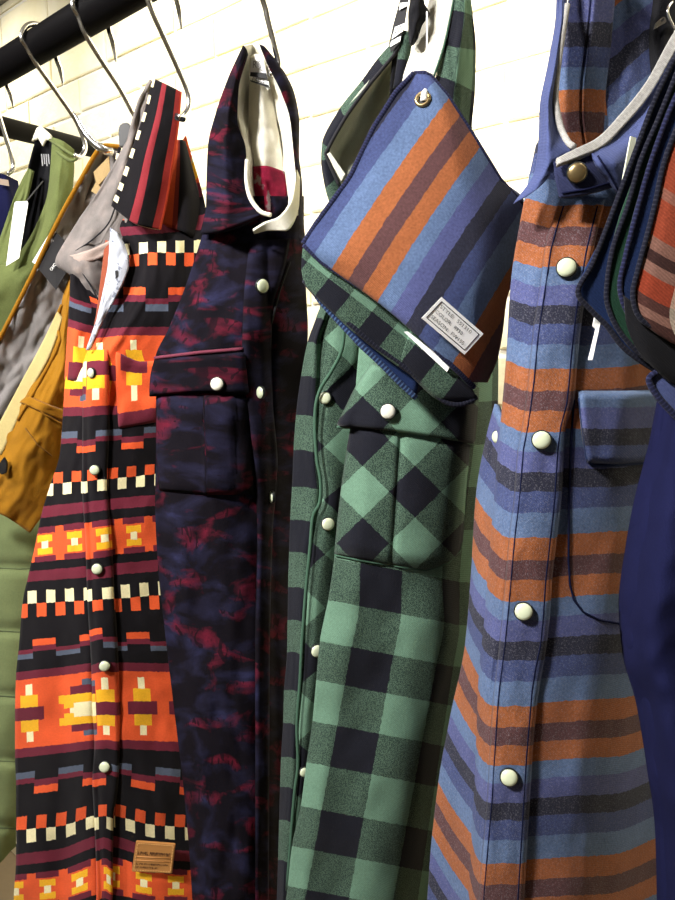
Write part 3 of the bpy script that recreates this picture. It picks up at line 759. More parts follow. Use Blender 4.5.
def cfold(px, py, s, t_):
    d = .005 * np.exp(-((px - (268 + .02 * (py - 300))) / 4) ** 2)
    d += .02 * np.clip((px - (262 - .012 * (py - 500))) / 30, 0, 1) ** 1.4 * np.clip((py - 420) / 120, 0, 1)
    d += .004 * np.sin((px * 1.0 - .25 * py) / 21.0) * np.clip((py - 480) / 80, 0, 1)
    return d
cb = sheet('body', crows, M_CAMO, t, us=[0, .6, 1.3, 2, 2.6], nu=60, nv=160, back=.04, disp=cfold, wr=.006, wf=(3, 8))
cpl = sheet('placket', [(2.3, [(251, 240), (272, 240), (290, 238)]), (2.6, [(247, 270), (266, 270), (284, 268)]), (3.0, [(244, 310), (258, 310), (272, 308)]), (3.5, [(243, 352), (257, 352), (271, 350)]), (4.0, [(246, 400), (260, 400), (272, 400)]), (4.6, [(254, 465), (266, 465), (277, 465)]), (5.3, [(258, 530), (266, 530), (272, 530)]), (6.5, [(256, 650), (263, 650), (269, 650)]), (9, [(256, 910), (262, 910), (268, 910)])], M_CAMO, t, us=[3.1, 3.3, 3.5], nu=14, nv=100, base=cb, off=.005, edge=.14)
seam('seam', [(290, 262), (280, 290), (271, 325), (270, 360), (271, 400), (276, 450), (277, 480), (270, 530), (268, 545)], cb, M_SEAMK, t, lift=.002, r=.0009)
snap(cpl.o, cpl, 262.5, 286, 6.6); snap(cpl.o, cpl, 260.5, 392.5, 6.0, n=LEFT(.8)); snap(cpl.o, cpl, 271.5, 497, 6.0, n=LEFT(.92))
cpk = sheet('pocket', [(4.0, [(158, 396), (180, 396), (203, 396), (206, 396), (230, 396), (250, 396)]), (4.4, [(157, 440), (181, 440), (204, 440), (207, 440), (232, 440), (252, 440)]), (4.9, [(160, 490), (182, 492), (206, 494), (209, 494), (235, 494), (255, 494)])], M_CAMO, t, us=[.3, .7, 1.0, 1.6, 1.9, 2.2], nu=50, nv=30, base=cb, off=.005, edge=.08,
    disp=lambda px, py, s, t_: -.0025 * ((px > 204) & (px < 233)))
cfl = sheet('pocket_flap', [(3.05, [(155, 360), (200, 356), (246, 352)]), (3.25, [(151, 378), (200, 374), (248, 373)]), (3.45, [(150, 396), (200, 392), (251, 395)])], M_CAMO, t, us=[.25, .8, 1.3], nu=40, nv=16, base=cb, off=.008, edge=.05)
snap(cfl.o, cfl, 217, 384, 6.6, M_SNAPW)
seam('flap_piping', [(155, 358), (200, 352.5), (243, 349)], cb, M_SEAMR, t, r=.0014, lift=.003)
# hood
hl = sheet('hood', [(0, [(243, 45, .553), (245, 47, .549), (247, 50, .552)]), (.35, [(228, 78, .562), (234, 80, .545), (238, 84, .552)]), (.8, [(216, 112, .567), (228, 115, .54), (237, 118, .55)]), (1.3, [(208, 145, .57), (226, 148, .535), (246, 150, .546)]), (1.8, [(206.5, 178, .57), (226, 182, .532), (247, 186, .54)]), (2.3, [(206, 205, .568), (228, 207, .53), (254, 206, .536)]), (2.7, [(200, 234, .562), (226, 229, .528), (262, 215, .532)])],
    M_CAMO, t, us=[.2, .5, .9], nu=26, nv=60, back=.012, wr=.003, wf=(2, 5))
hr_ = sheet('hood', [(0, [(259, 44, .552), (264, 46, .555), (268, 50, .565)]), (.35, [(268, 66, .548), (276, 64, .552), (282, 68, .566)]), (.8, [(281, 92, .545), (289, 90, .55), (295, 95, .565)]), (1.3, [(290, 120, .543), (296, 120, .55), (299.5, 124, .565)]), (1.8, [(293, 148, .543), (297, 149, .55), (299, 152, .565)]), (2.3, [(296, 178, .542), (300, 180, .55), (302, 182, .565)]), (2.7, [(298, 205, .542), (301, 207, .55), (303, 210, .565)]), (3.2, [(299, 240, .545), (302, 242, .552), (306, 246, .565)])],
    M_CAMO, t, us=[2.2, 2.5, 2.8], nu=16, nv=60, back=.01)
sheet('hood_lining', [(0, [(244, 46, .556), (252, 44, .575), (262, 45, .556)]), (.5, [(236, 75, .557), (256, 72, .592), (272, 70, .556)]), (1, [(235, 105, .556), (258, 105, .597), (288, 105, .553)]), (1.5, [(241, 135, .552), (264, 135, .597), (293, 135, .551)]), (2, [(246, 165, .548), (268, 168, .592), (296, 168, .55)]), (2.5, [(247, 192, .545), (270, 200, .585), (298, 195, .55)]), (2.8, [(252, 208, .543), (272, 222, .575), (298, 215, .55)])],
    M_WHITEL, t, nu=30, nv=50, wr=.004, wf=(3, 5))
sheet('neck_tape', [(0, [(251, 56, .572), (259, 54, .566), (266, 58, .572)]), (.5, [(250, 80, .573), (260, 78, .565), (270, 84, .573)]), (1, [(249, 120, .574), (262, 118, .563), (276, 122, .573)]), (2, [(248, 162, .57), (264, 160, .56), (283, 164, .57)]), (2.2, [(249, 174, .57), (264, 172, .56), (284, 178, .57)])], M_WHITEL, t, nu=20, nv=40, wr=.003, wf=(2, 4), label='white inner neck yoke')
sheet('inner_back', [(0, [(249, 167, .567), (265, 166, .557), (284, 172, .567)]), (.5, [(251, 192, .564), (268, 190, .556), (286, 192, .563)]), (1, [(258, 212, .56), (272, 214, .554), (284, 214, .56)])], cloth('wine_floral_lining', lambda n, u, v: n.ramp(n.noise(n.obj(), 70, 3, .6), [(0, s2l((40, 12, 24))), (.45, s2l((120, 24, 48))), (.56, s2l((140, 30, 56))), (.62, s2l((150, 130, 130)))], 'LINEAR')), t, nu=16, nv=20)
nl = slab('neck_label', [P(251, 58, .562), P(262, 56, .559), P(270, 88, .559), P(268, 90, .559), P(250, 74, .562)], .0006, M_CARD, t, label='white neck label with black bands')
for (a, b) in (((250.5, 72, 266, 73), (250, 76, 267.5, 79)), ((250, 80, 268.5, 85), (250.5, 81.5, 270, 88))):
    slab('label_band', [P(a[0], a[1], .5595), P(a[2], a[3], .5575), P(b[2], b[3], .5575), P(b[0], b[1], .5595)], .0003, M_INK, nl)
text('lettering', 'LAWK', P(252, 81, .559), P(266, 86, .557) - P(252, 81, .559), P(252, 75, .559) - P(252, 81, .559), .0034, M_INK, nl, width=.011)
text('lettering', 'RC', P(253, 68, .559), P(263, 68, .557) - P(253, 68, .559), P(253, 60, .559) - P(253, 68, .559), .005, M_INKG, nl, width=.007)
# white edge of the neck opening
ptube('hood_binding', [(247, 160, .541), (246.5, 180, .537), (250, 197, .533), (257, 208, .531), (263, 213, .530), (271, 215, .529)], .0016, M_WHITEL, t)
sheet('neck_facing', [(0, [(296, 170, .545), (299, 178, .548)]), (.5, [(291, 200, .536), (298, 206, .542)]), (1, [(278, 217, .528), (286, 231, .53)]), (1.4, [(266, 222, .528), (270, 230, .532)]), (1.8, [(253, 230, .532), (254, 233, .535)])], M_WHITEL, t, nu=8, nv=30, solid=.002, label='white facing of the neck opening')

# ---- green check jacket
t = thing('hooded_jacket', L(390, 700, .49), 'green and black buffalo check hooded jacket behind the stapled swatches', 'jacket')
GJ = t
def E(y): return float(np.interp(y, [180, 300, 400, 427, 450, 483, 553, 600, 650, 683, 717, 750, 800, 850, 883, 960], [385, 362, 356, 352, 348, 343, 335, 328, 318, 316, 313, 308, 302, 291, 288, 278]))
def RR(y): return float(np.interp(y, [180, 300, 360, 400, 480, 560, 650, 720, 800, 880, 960], [500, 497, 499, 499, 494, 488, 480, 472, 464, 456, 448]))
def L0(y): return 350 - .182 * (y - 650)
grow = []
Y0 = {-10: 180, -8: 265, -6: 345, -4: 430, -3: 472, -2: 515, -1: 558, 0: 600, 1: 641, 2: 680, 3: 721, 4: 762, 5: 806, 6: 846, 7: 886, 8.6: 955}
for v, y in Y0.items():
    e, l0, rr = E(y), L0(y), RR(y)
    if y < 560: l0 = e + 26
    l1 = l0 + 42; l2 = l0 + 85
    if y < 560: l1 = e + 68; l2 = e + 108
    w = l2 + (rr - l2) * .4
    yy = lambda x: y + (.19 if y > 520 else .12) * (x - e)
    ue = -(l0 - e) / 42
    grow.append((v, [(e, yy(e), .481, ue), (l0, yy(l0), .468, 0), (l1, yy(l1), .466, 1), (l2, yy(l2), .475, 2), (w, yy(w), .503, 3.05), (rr, yy(rr) - 4, .555, 4.4)]))
def gfold(px, py, s, t_):
    d = .003 * np.sin((px + .18 * (py - 650) - 350) / 16.0) * np.clip((py - 560) / 60, 0, 1)
    return d
gb = sheet('body', grow, M_GREEN, t, us=[-.6, 0, 1, 2, 3.05, 4.4], nu=70, nv=180, back=.02, disp=gfold, wr=.004, wf=(3, 7))
# far half of the front with piped edge
gx = [(299, 321, 331), (318, 316, 325), (342, 307.6, 317), (376, 301, 316), (415, 296, 315), (450, 293.5, 314), (487, 292, 317), (520, 290, 313), (552, 289, 309), (587, 288, 306), (620, 287.5, 304), (652, 287, 302), (690, 284, 300), (723, 283, 297), (757, 281, 296), (787, 280, 295), (820, 279, 292), (860, 278, 288), (920, 276, 286)]
gs = sheet('button_panel', [(-1, [(318, 262, .5060), (330, 262, .4980), (337, 262, .4940), (350, 262, .5020)])] + [(i, [(a, y, .5080), ((a + b) / 2, y, .4980), (b - 1, y + 2, .4930), (b + 8, y + 2, .5020)]) for i, (y, a, b) in enumerate(gx)], M_GREEN, t, us=[.1, .5, .95, 1.3], nu=24, nv=140, back=.02, wr=.002, wf=(2, 8))
s45 = math.sin(math.pi / 4)
def bias(cell, ox=0, oy=0):
    def f(px, py):
        a = (px - ox) / cell; b = (py - oy) / cell
        return (a + b) * s45, (b - a) * s45
    return f
gi = sheet('placket', [(0, [(330, 285, .5000), (345, 285, .4960), (362, 285, .4990)]), (1, [(322, 330, .4990), (338, 330, .4940), (360, 330, .4980)]), (2, [(316, 380, .4980), (331, 380, .4910), (358, 380, .4960)]), (3, [(314, 430, .4980), (329, 430, .4900), (354, 430, .4940)]), (4, [(317, 490, .4980), (331, 490, .4890), (344, 490, .4940)]), (5, [(309, 540, .4980), (322, 540, .4890), (338, 540, .4940)]), (6, [(304, 610, .4980), (316, 610, .4890), (328, 610, .4940)]), (7, [(299, 700, .4990), (308, 700, .4900), (318, 700, .4940)]), (8, [(294, 780, .4990), (301, 780, .4910), (308, 780, .4940)]), (9, [(287, 860, .5000), (290, 860, .4930), (294, 860, .4940)]), (9.6, [(283, 920, .5010), (285, 920, .4960), (288, 920, .4960)])],
    M_GREEN, t, nu=18, nv=120, uvf=bias(38, 325, 500), wr=.002, wf=(1, 8))
ptube('placket_piping', [(337, 272, .4910), (341, 300, .4890), (344, 330, .4870), (341, 352, .4860), (331, 372, .4860), (321, 388, .4870), (316, 405, .4880), (315, 430, .4880), (317, 460, .4870), (320.5, 480, .4860), (320, 502, .4860), (313, 517, .4880), (310, 550, .4880), (306, 590, .4880), (302, 645, .4880), (300, 683, .4880), (297, 725, .4890), (298, 765, .4890), (294, 800, .4900), (287, 890, .4920)], .0013, M_SEAMG, t)
for (x, y, r) in ((325, 398, 6.2), (328, 524, 6.6), (317, 651, 6.6), (304, 772, 5)): snap(gi.o, gi, x, y, r, lift=.004)
gp = sheet('pocket', [(0, [(353, 418), (376, 420), (398, 424), (402, 424), (440, 428), (470, 432)]), (1, [(346, 460), (370, 462), (395, 466), (399, 466), (436, 470), (467, 472)]), (2, [(340, 505), (365, 508), (392, 510), (396, 510), (432, 514), (464, 516)]), (3, [(336, 545), (361, 550), (390, 555), (393, 555), (428, 560), (459, 552)]), (3.3, [(335, 554), (360, 559), (389, 564), (392, 564), (425, 569), (448, 562)])],
    M_GREEN, t, nu=44, nv=44, base=gb, off=.008, edge=.12, uvf=bias(36.5, 389, 491.5), disp=lambda px, py, s, t_: .003 * np.exp(-((px - (401 - .07 * (py - 430))) / 3) ** 2))
gf = sheet('pocket_flap', [(0, [(372, 364), (405, 366), (440, 376), (478, 388)]), (1, [(356, 388), (398, 392), (438, 402), (477, 410)]), (2, [(345, 410), (392, 415), (436, 424), (475, 430)]), (3, [(337, 426), (390, 431), (438, 438), (474, 444)])], M_GREEN, t, nu=44, nv=24, base=gb, off=.013, edge=.05, uvf=bias(36.5, 389, 474))
seam('flap_edge', [(337, 427), (352, 427.5), (390, 431.5), (438, 438.5), (474, 444)], gf, M_SEAMG, t, r=.0011, lift=.0)
snap(gf.o, gf, 388, 411.5, 7.6, M_SNAPW)
seam('pocket_edge', [(335, 555), (360, 560), (390, 565), (425, 570), (448, 563), (460, 550), (464, 515), (467, 472)], gp, M_SEAMG, t, r=.001, lift=.0)
# hood, right side with pale lining placket
sheet('hood', [(0, [(447, -70, .486), (452, -72, .48), (457, -68, .49)]), (2, [(456, -20, .492), (464, -24, .483), (469, -14, .49)]), (3, [(452, 10, .489), (464, 12, .479), (473, 16, .49)]), (4, [(444, 45, .486), (460, 48, .475), (476, 50, .49)]), (5, [(436, 75, .484), (455, 82, .473), (475, 92, .49)]), (6, [(430, 105, .482), (452, 118, .472), (472, 128, .488)]), (8, [(425, 170, .48), (455, 182, .472), (490, 190, .487)]), (9.5, [(420, 230, .478), (455, 235, .47), (496, 235, .488)])],
    M_GREEN, t, us=[.2, 1.0, 2.2], nu=30, nv=70, back=.012, wr=.005, wf=(2, 5))
sheet('hood_lining', [(0, [(432, -60, 0.5010), (438, -62, 0.4970), (446, -66, 0.4950)]), (1, [(430, -5, 0.4980), (441, -5, 0.4930), (455, -5, 0.4900)]), (2, [(418, 35, 0.4950), (431, 38, 0.4890), (446, 42, 0.4850)]), (3, [(406, 70, 0.4930), (420, 72, 0.4850), (435, 76, 0.4810)]), (4, [(398, 95, 0.4930), (412, 98, 0.4850), (428, 108, 0.4800)])], M_WHITEL, t, nu=14, nv=30, solid=.002, label='white facing strip of the hood')
seam_pts = [(454, -2, .488), (445, 42, .483), (434, 76, .479)]
ptube('stitching', seam_pts, .0007, M_SEAMG, t)
# hood, left side
sheet('hood_lining', [(0, [(396, 48, .508), (402, 50, .515), (410, 60, .512)]), (1, [(366, 84, .502), (380, 90, .515), (396, 100, .51)]), (2, [(342, 118, .498), (358, 130, .512), (382, 130, .508)]), (3, [(326, 152, .494), (340, 165, .506), (366, 165, .505)]), (4, [(334, 180, .494), (340, 188, .498), (350, 192, .502)])], M_PALEL, t, nu=20, nv=40, wr=.004, wf=(2, 4), label='pale lining of the hood')
sheet('hood', [(0, [(394, 40, .512), (398, 44, .505), (402, 50, .503)]), (1, [(378, 58, .51), (382, 64, .502), (386, 66, .50)]), (2, [(362, 80, .508), (366, 87, .50), (368, 88, .498)]), (3, [(340, 108, .505), (344, 115, .496), (347, 117, .495)]), (4, [(322, 143, .502), (326, 146, .492), (330, 149, .491)]), (5, [(321, 160, .50), (325, 160, .491), (329, 157, .491)]), (6, [(325, 188, .50), (330, 184, .491), (336, 178, .492)]), (7, [(334, 215, .50), (340, 200, .492), (344, 192, .494)])], M_GREEN, t, us=[0, .5, .8], nu=10, nv=60, back=.006)
ptube('hood_binding', [(400, 48, .501), (385, 66, .499), (367, 88, .497), (346, 117, .494), (328, 149, .490), (327, 157, .490), (340, 187, .492)], .0012, M_SEAMK, t)
slab('hood_binding', [P(327, 154, .4885), P(330, 152, .4885), P(345, 174, .489), P(341, 181, .489)], .001, M_WHITEL, t, label='white end of the hood facing')
sheet('neck_strap', [(0, [(402, 30, .497), (408, 32, .495), (413, 34, .497)]), (1, [(398, 60, .496), (403, 60, .493), (408, 64, .496)]), (2, [(394, 88, .494), (398, 86, .491), (404, 88, .494)])], M_GREEN, t, us=[.2, .4, .6], nu=8, nv=16)
gl = slab('neck_label', [P(403, -12, .499), P(410, -10, .4975), P(405, 22, .494), P(400, 42, .4925), P(391, 52, .4935), P(389, 44, .495), P(393, 25, .497)], .0008, M_LABELB, t, label='black and white woven neck label')
slab('label_band', [P(395, 27, .4955), P(405, 23, .4935), P(403, 31, .4925), P(391.5, 39, .4945)], .0003, M_CARD, gl)
slab('label_band', [P(391, 41, .4945), P(401, 36, .4925), P(400, 41, .492), P(390, 47, .494)], .0003, M_CARD, gl)
slab('label_band', [P(400, 3, .4965), P(408, 2, .495), P(407, 6, .4945), P(399, 10, .496)], .0003, M_CARD, gl)
text('lettering', 'VM', P(394.5, 35, .4935), P(402, 30.5, .492) - P(394.5, 35, .4935), P(396, 28, .4935) - P(394.5, 35, .4935), .0036, M_INK, gl, width=.0058)
sheet('inner_lining', [(0, [(399, 20, .502), (404, 20, .504)]), (1, [(393, 55, .502), (400, 55, .504)]), (2, [(390, 95, .50), (396, 95, .503)])], M_BLACK, t, nu=6, nv=14)
hk = sheet('hanging_loop', [(0, [(410, -30, .488), (418, -32, .482), (425, -30, .488)]), (1, [(410, -2, .488), (418, -4, .48), (424, 0, .488)]), (2, [(408, 14, .487), (417, 12, .478), (430, 14, .487)]), (3, [(408, 28, .487), (414, 28, .479), (423, 24, .486)]), (4, [(409, 40, .487), (413, 42, .482), (418, 38, .487)])], M_BLACK, t, nu=12, nv=20, back=.006, wr=.004, wf=(2, 3), label='crumpled black hanging loop')

# ---- swatch bundle in front of the green jacket
def swuv(px, py):
    c = .84 * px + .54 * py + 6 * np.sin((py - 100) / 90.0)
    return (c - 430) / 147.0, py / 100.0
t = thing('fabric_swatch', P(400, 300, .43), 'blue and orange striped swatch with eyelet and white printed style label', 'fabric swatch', 'swatches on the white cord')
def swf(px, py, s, t_):
    d = .003 * np.sin((s * 5.0 + t_ * 3)) + .012 * np.clip((px - 470) / 50, 0, 1) ** 2
    return d
w1 = sheet('cloth', [(0, [(409, 78, .447), (414, 74, .446), (418, 73, .446), (424, 74, .446), (430, 77, .447)]),
    (.5, [(396, 93, .444), (408, 93, .442), (420, 94, .441), (434, 95, .441), (447, 96, .444)]),
    (1, [(374, 128, .441), (395, 129, .437), (420, 131, .436), (446, 132, .436), (470, 131, .443)]),
    (1.8, [(350, 178, .437), (382, 182, .431), (418, 186, .429), (458, 188, .43), (500, 180, .443)]),
    (2.4, [(318, 222, .434), (362, 232, .426), (412, 238, .423), (470, 232, .426), (523, 205, .444)]),
    (2.9, [(304, 243, .431), (358, 258, .422), (412, 272, .419), (474, 270, .422), (519, 258, .444)]),
    (3.4, [(322, 262, .43), (372, 282, .421), (420, 305, .417), (470, 304, .42), (505, 300, .442)]),
    (3.9, [(345, 277, .43), (388, 305, .42), (430, 330, .416), (470, 334, .42), (501, 332, .442)]),
    (4.4, [(374, 296, .43), (405, 322, .42), (440, 350, .416), (472, 362, .42), (496, 358, .442)]),
    (4.8, [(404, 320, .43), (425, 340, .421), (450, 364, .417), (472, 382, .421), (486, 382, .438)])],
    M_SWATCH, t, nu=60, nv=80, uvf=swuv, disp=swf, solid=.0025)
edge1 = [(303, 245), (345, 277), (374, 296), (404, 320), (425, 340), (450, 364), (472, 385), (485, 383)]
seam('overlocked_edge', [(414, 74), (396, 93), (374, 128), (350, 178), (318, 222), (303.5, 244)], w1, M_OVER, t, r=.0020, lift=.0, ucount=.0018)
seam('overlocked_edge', [(304, 245), (322, 262), (345, 277), (374, 296), (404, 320), (422, 336), (444, 358), (462, 375), (474, 387)], w1, M_OVER, t, r=.0018, lift=.0, ucount=.0018)
seam('overlocked_edge', [(414, 74), (424, 73.5), (431, 77), (447, 96), (470, 131), (500, 180), (523, 205)], w1, M_OVER, t, r=.0017, lift=.0, ucount=.0018)
# eyelet ring
p, nn = on(w1, 423, 100, .001)
def torus(name, c, n, R, r, mat, parent):
    q = Vector(n).to_track_quat('Z', 'Y'); pts = [np.array(c) + np.array(q @ Vector((R * math.cos(a), R * math.sin(a), 0))) for a in np.linspace(0, math.tau, 33)]
    return tube(name, pts, r, mat, parent, seg=8, smooth_n=1)
ey = torus('eyelet', p + nn * .0008, nn, .0038, .0012, M_BRASS, t)
q = Vector(nn).to_track_quat('Z', 'Y')
ring = [p + nn * .0003 + np.array(q @ Vector((.0034 * math.cos(a), .0034 * math.sin(a), 0))) for a in np.linspace(0, math.tau, 24, endpoint=False)]
link_mesh('eyelet_hole', ring + [p + nn * .0003], [(i, (i + 1) % 24, 24) for i in range(24)], M_INK, ey, smooth=False)
# label
hA, hB, hC, hD_ = (float(x) - .0055 for x in lookup(w1, [440.5, 482.5, 463.5, 421.5], [297, 334, 354.5, 318.5]))
LA, LB_, LC, LD = P(440.5, 297, hA), P(482.5, 334, hB), P(463.5, 354.5, hC), P(421.5, 318.5, hD_)
ctr = (LA + LB_ + LC + LD) / 4; ax = (LB_ - LA + LC - LD) / 2; ay = (LA - LD + LB_ - LC) / 2
LA, LB_, LC, LD = ctr - ax / 2 + ay / 2, ctr + ax / 2 + ay / 2, ctr + ax / 2 - ay / 2, ctr - ax / 2 - ay / 2
lift_ = -HD * .003
LA, LB_, LC, LD = LA + lift_, LB_ + lift_, LC + lift_, LD + lift_
sl = slab('style_label', [LA, LB_, LC, LD], .0004, M_CARD, t, label='white paper label printed with three lines')
def lab(fx, fy): return (LA * (1 - fx) + LB_ * fx) * (1 - fy) + (LD * (1 - fx) + LC * fx) * fy
lx = lab(1, .5) - lab(0, .5); ly = lab(.5, 0) - lab(.5, 1); Wl = np.linalg.norm(lx); Hl = np.linalg.norm(ly)
for a, b in (((.055, .12), (.945, .12)), ((.945, .12), (.945, .88)), ((.945, .88), (.055, .88)), ((.055, .88), (.055, .12))):
    tube('label_frame', [lab(*a), lab(*b)], .00035, M_INK, sl, seg=4, smooth_n=1)
for k, (s_, wd) in enumerate((('STYLE:  551310', .72), ('COLOR:  8930', .62), ('SEASON:  FW155', .76))):
    text('lettering', s_, lab(.10, .33 + .235 * k), lx, ly, Hl * .125, M_INK, sl, width=Wl * wd, bold=-.003)

t2 = thing('fabric_swatch', P(380, 330, .44), 'dark green and black checked swatch under the striped one', 'fabric swatch', 'swatches on the white cord')
w2 = sheet('cloth', [(0, [(412, 90, .455), (420, 88, .455), (428, 90, .455)]), (1, [(330, 215, .447), (380, 225, .444), (430, 225, .45)]), (2, [(303, 248, .441), (360, 276, .438), (420, 310, .438)]), (2.5, [(301.5, 266, .438), (352, 298, .432), (425, 352, .432)]), (3, [(304, 280, .437), (350, 323, .43), (428, 385, .43)]), (3.3, [(318, 294, .438), (372, 344, .434), (430, 385, .432)])],
    M_GREEN, t2, us=[0, 1, 3], nu=40, nv=60, uvf=lambda px, py: ((.79 * px + .61 * py - 430) / 27.0, (-.61 * px + .79 * py - 20) / 27.0 + 1), solid=.003)
w2b = sheet('hem', [(0, [(410, 330, .431), (430, 347, .43), (452, 368, .43), (470, 386, .43)]), (1, [(405, 345, .429), (425, 362, .427), (448, 382, .427), (473, 392, .43)]), (2, [(402, 358, .430), (420, 375, .428), (444, 395, .428), (476, 396, .431)]), (3, [(405, 365, .434), (418, 380, .432), (446, 401, .432), (474, 402, .434)])], M_GREEN, t2, nu=30, nv=16, uvf=lambda px, py: ((.79 * px + .61 * py - 430) / 27.0, (-.61 * px + .79 * py - 20) / 27.0 + 1), solid=.003)
ptube('overlocked_edge', [(304, 280, .437), (318, 296, .437), (350, 324, .43), (375, 345, .43), (400, 363, .43), (422, 381, .43), (446, 402, .43), (462, 404, .431), (477, 397, .432)], .0018, M_OVER2, t2, ucount=.0022)
t3 = thing('fabric_swatch', P(370, 330, .455), 'blue swatch with frayed overlocked edge lowest in the cord bundle', 'fabric swatch', 'swatches on the white cord')
sheet('cloth', [(0, [(414, 95, .458), (420, 94, .458), (426, 95, .458)]), (1, [(330, 225, .452), (380, 235, .45), (430, 235, .455)]), (2, [(305, 262, .448), (360, 300, .444), (425, 345, .442)]), (3, [(320, 300, .446), (362, 345, .438), (416, 394, .436)])], M_DENIM, t3, nu=24, nv=36, solid=.002)
ptube('overlocked_edge', [(312, 288, .447), (322, 303, .446), (345, 328, .441), (362, 346, .438), (380, 363, .437), (398, 381, .436), (416, 398, .436)], .0019, cloth('blue_overlock_thread', lambda n, u, v: n.mix(n.math('LESS_THAN', n.math('FRACT', u), .4), s2l((28, 38, 66)), s2l((62, 84, 118))), twill=0), t3, ucount=.0024)
cd = slab('swing_tag', [P(404, 332, .4265), P(408, 332, .4255), P(450.5, 365, .4215), P(447, 372, .4225)], .0006, M_CARD, None)
tag(cd, 'thin white card slipped between the striped and checked swatches', 'tag')
cd = thing('swatch_cord', P(425, 70, .445), 'thin white plastic cord threaded through the striped swatch eyelet', 'cord')
ptube('strand', [(427, 12, .47), (427, 50, .458), (426, 74, .447), (425, 90, .441), (424, 96, .440)], .0006, M_CORD, cd)
ptube('toggle', [(425.3, 90, .4395), (424.6, 94, .4385), (424, 101, .4385)], .0022, M_CORD, cd, taper=lambda t_: .55 + .45 * min(1, t_ * 2))

# ---- blue and orange striped shirt
t = thing('shirt', L(540, 700, .4), 'blue and orange striped flannel snap shirt with spread collar', 'shirt')
BS = t
# v anchors: orange band starts
BV = [(-1.2, 8), (-.35, 148), (0, 206), (1, 369), (2, 538), (3, 706), (4, 863), (5, 1020)]
def bl(y): return float(np.interp(y, [120, 195, 230, 259, 289, 318, 363, 392, 425, 467, 500, 567, 600, 667, 717, 817, 900, 1000], [545, 528, 522, 518, 513, 510, 509, 506, 503, 501, 498, 492, 490, 483, 480, 477, 473, 470]))
def pl(y): return float(np.interp(y, [150, 200, 244, 289, 333, 378, 425, 450, 500, 540, 600, 650, 700, 800, 890, 1000], [566, 561, 547, 541, 534, 530, 524, 519, 515, 510, 505, 500, 494, 488, 480, 474]))
def pr(y): return float(np.interp(y, [150, 200, 250, 300, 350, 400, 433, 500, 580, 640, 680, 760, 830, 900, 1000], [612, 604, 592, 583, 577, 573, 564, 560, 551, 547, 538, 531, 527, 523, 518]))
brow = []
for v, y in [(-.35, 148), (0, 206), (.5, 289), (1, 369), (1.5, 452), (2, 538), (2.5, 622), (3, 706), (3.5, 784), (4, 863), (4.9, 1000), (5.6, 1100)]:
    a, b, c = bl(y), pl(y), pr(y)
    dl = -8 if y < 500 else -10
    k = 1 if y > 420 else .5
    brow.append((v, [(a, y + dl, .392), ((a + b) / 2, y - 3, .384), (b, y, .379), (c, y - (0 if y < 400 else 3), .376), (c + 42, y - 2 - (4 if y > 500 else 0), .379), (c + 85, y - 8 + (34 if y < 200 else 0), .405), (c + (100 if y < 200 else 128 if y < 230 else 150), y - 34 * k + (62 if y < 200 else 40 if y < 230 else 0), .49)]))
def bfold(px, py, s, t_):
    d = .0025 * np.sin((px + py * .22) / 26.0) * np.clip((px - 560) / 40, 0, 1)
    d += .004 * np.exp(-((px - np.interp(py.ravel(), [150, 1000], [604, 520]).reshape(py.shape) - 2) / 5) ** 2) * 0
    return d
bb = sheet('body', brow, M_BLUE, t, us=[0, .5, 1, 1.5, 2, 3, 4], nu=70, nv=200, back=.03, disp=bfold, wr=.003, wf=(4, 8))
ys = [200, 206, 244, 289, 333, 369, 400, 433, 452, 500, 538, 580, 622, 650, 706, 760, 800, 863, 920, 1000, 1085]
vb = lambda y: float(np.interp(y, [b for a, b in BV], [a for a, b in BV]))
bp = sheet('placket', [(vb(y), [(pl(y), y), (pl(y) * .8 + pr(y) * .2, y), ((pl(y) + pr(y)) / 2, y - 1), (pl(y) * .2 + pr(y) * .8, y), (pr(y), y - 1)]) for y in ys], M_BLUE, t, nu=24, nv=180, base=bb, off=.0045, edge=.10, wr=.001, wf=(2, 14))
for f in (.1, .88):
    seam('stitching', [(pl(y) * (1 - f) + pr(y) * f, y) for y in range(206, 1080, 22)], bp, M_SEAMB, t, r=.00045, lift=.0007, dense=3)
for (x, y) in ((566.5, 267.5), (541.5, 440), (523.5, 611.5), (509, 777.5)): snap(bp.o, bp, x, y, 9.2, lift=.003)
p_ = sheet('under_panel', [(1.45, [(497, 404, .425), (500, 412, .415), (505, 424, .402), (509, 430, .40)]), (1.6, [(489, 434, .430), (495, 442, .42), (503, 455, .402), (508, 460, .40)]), (2, [(478, 496, .434), (486, 510, .42), (495, 520, .402), (500, 526, .40)]), (2.5, [(473, 575, .437), (478, 590, .42), (490, 604, .401), (496, 610, .40)]), (3, [(467, 645, .442), (473, 660, .425), (482, 676, .402), (488, 680, .398)]), (3.5, [(452, 716, .446), (464, 738, .427), (480, 760, .403), (486, 766, .398)]),
    (4, [(440, 782, .448), (456, 810, .43), (477, 838, .403), (483, 845, .398)]), (4.5, [(432, 852, .45), (451, 884, .432), (474, 916, .403), (480, 922, .398)]), (5, [(427, 920, .45), (448, 955, .432), (470, 990, .403), (476, 998, .398)])], M_BLUE, t, nu=30, nv=120, wr=.003, wf=(2, 6), solid=.003)
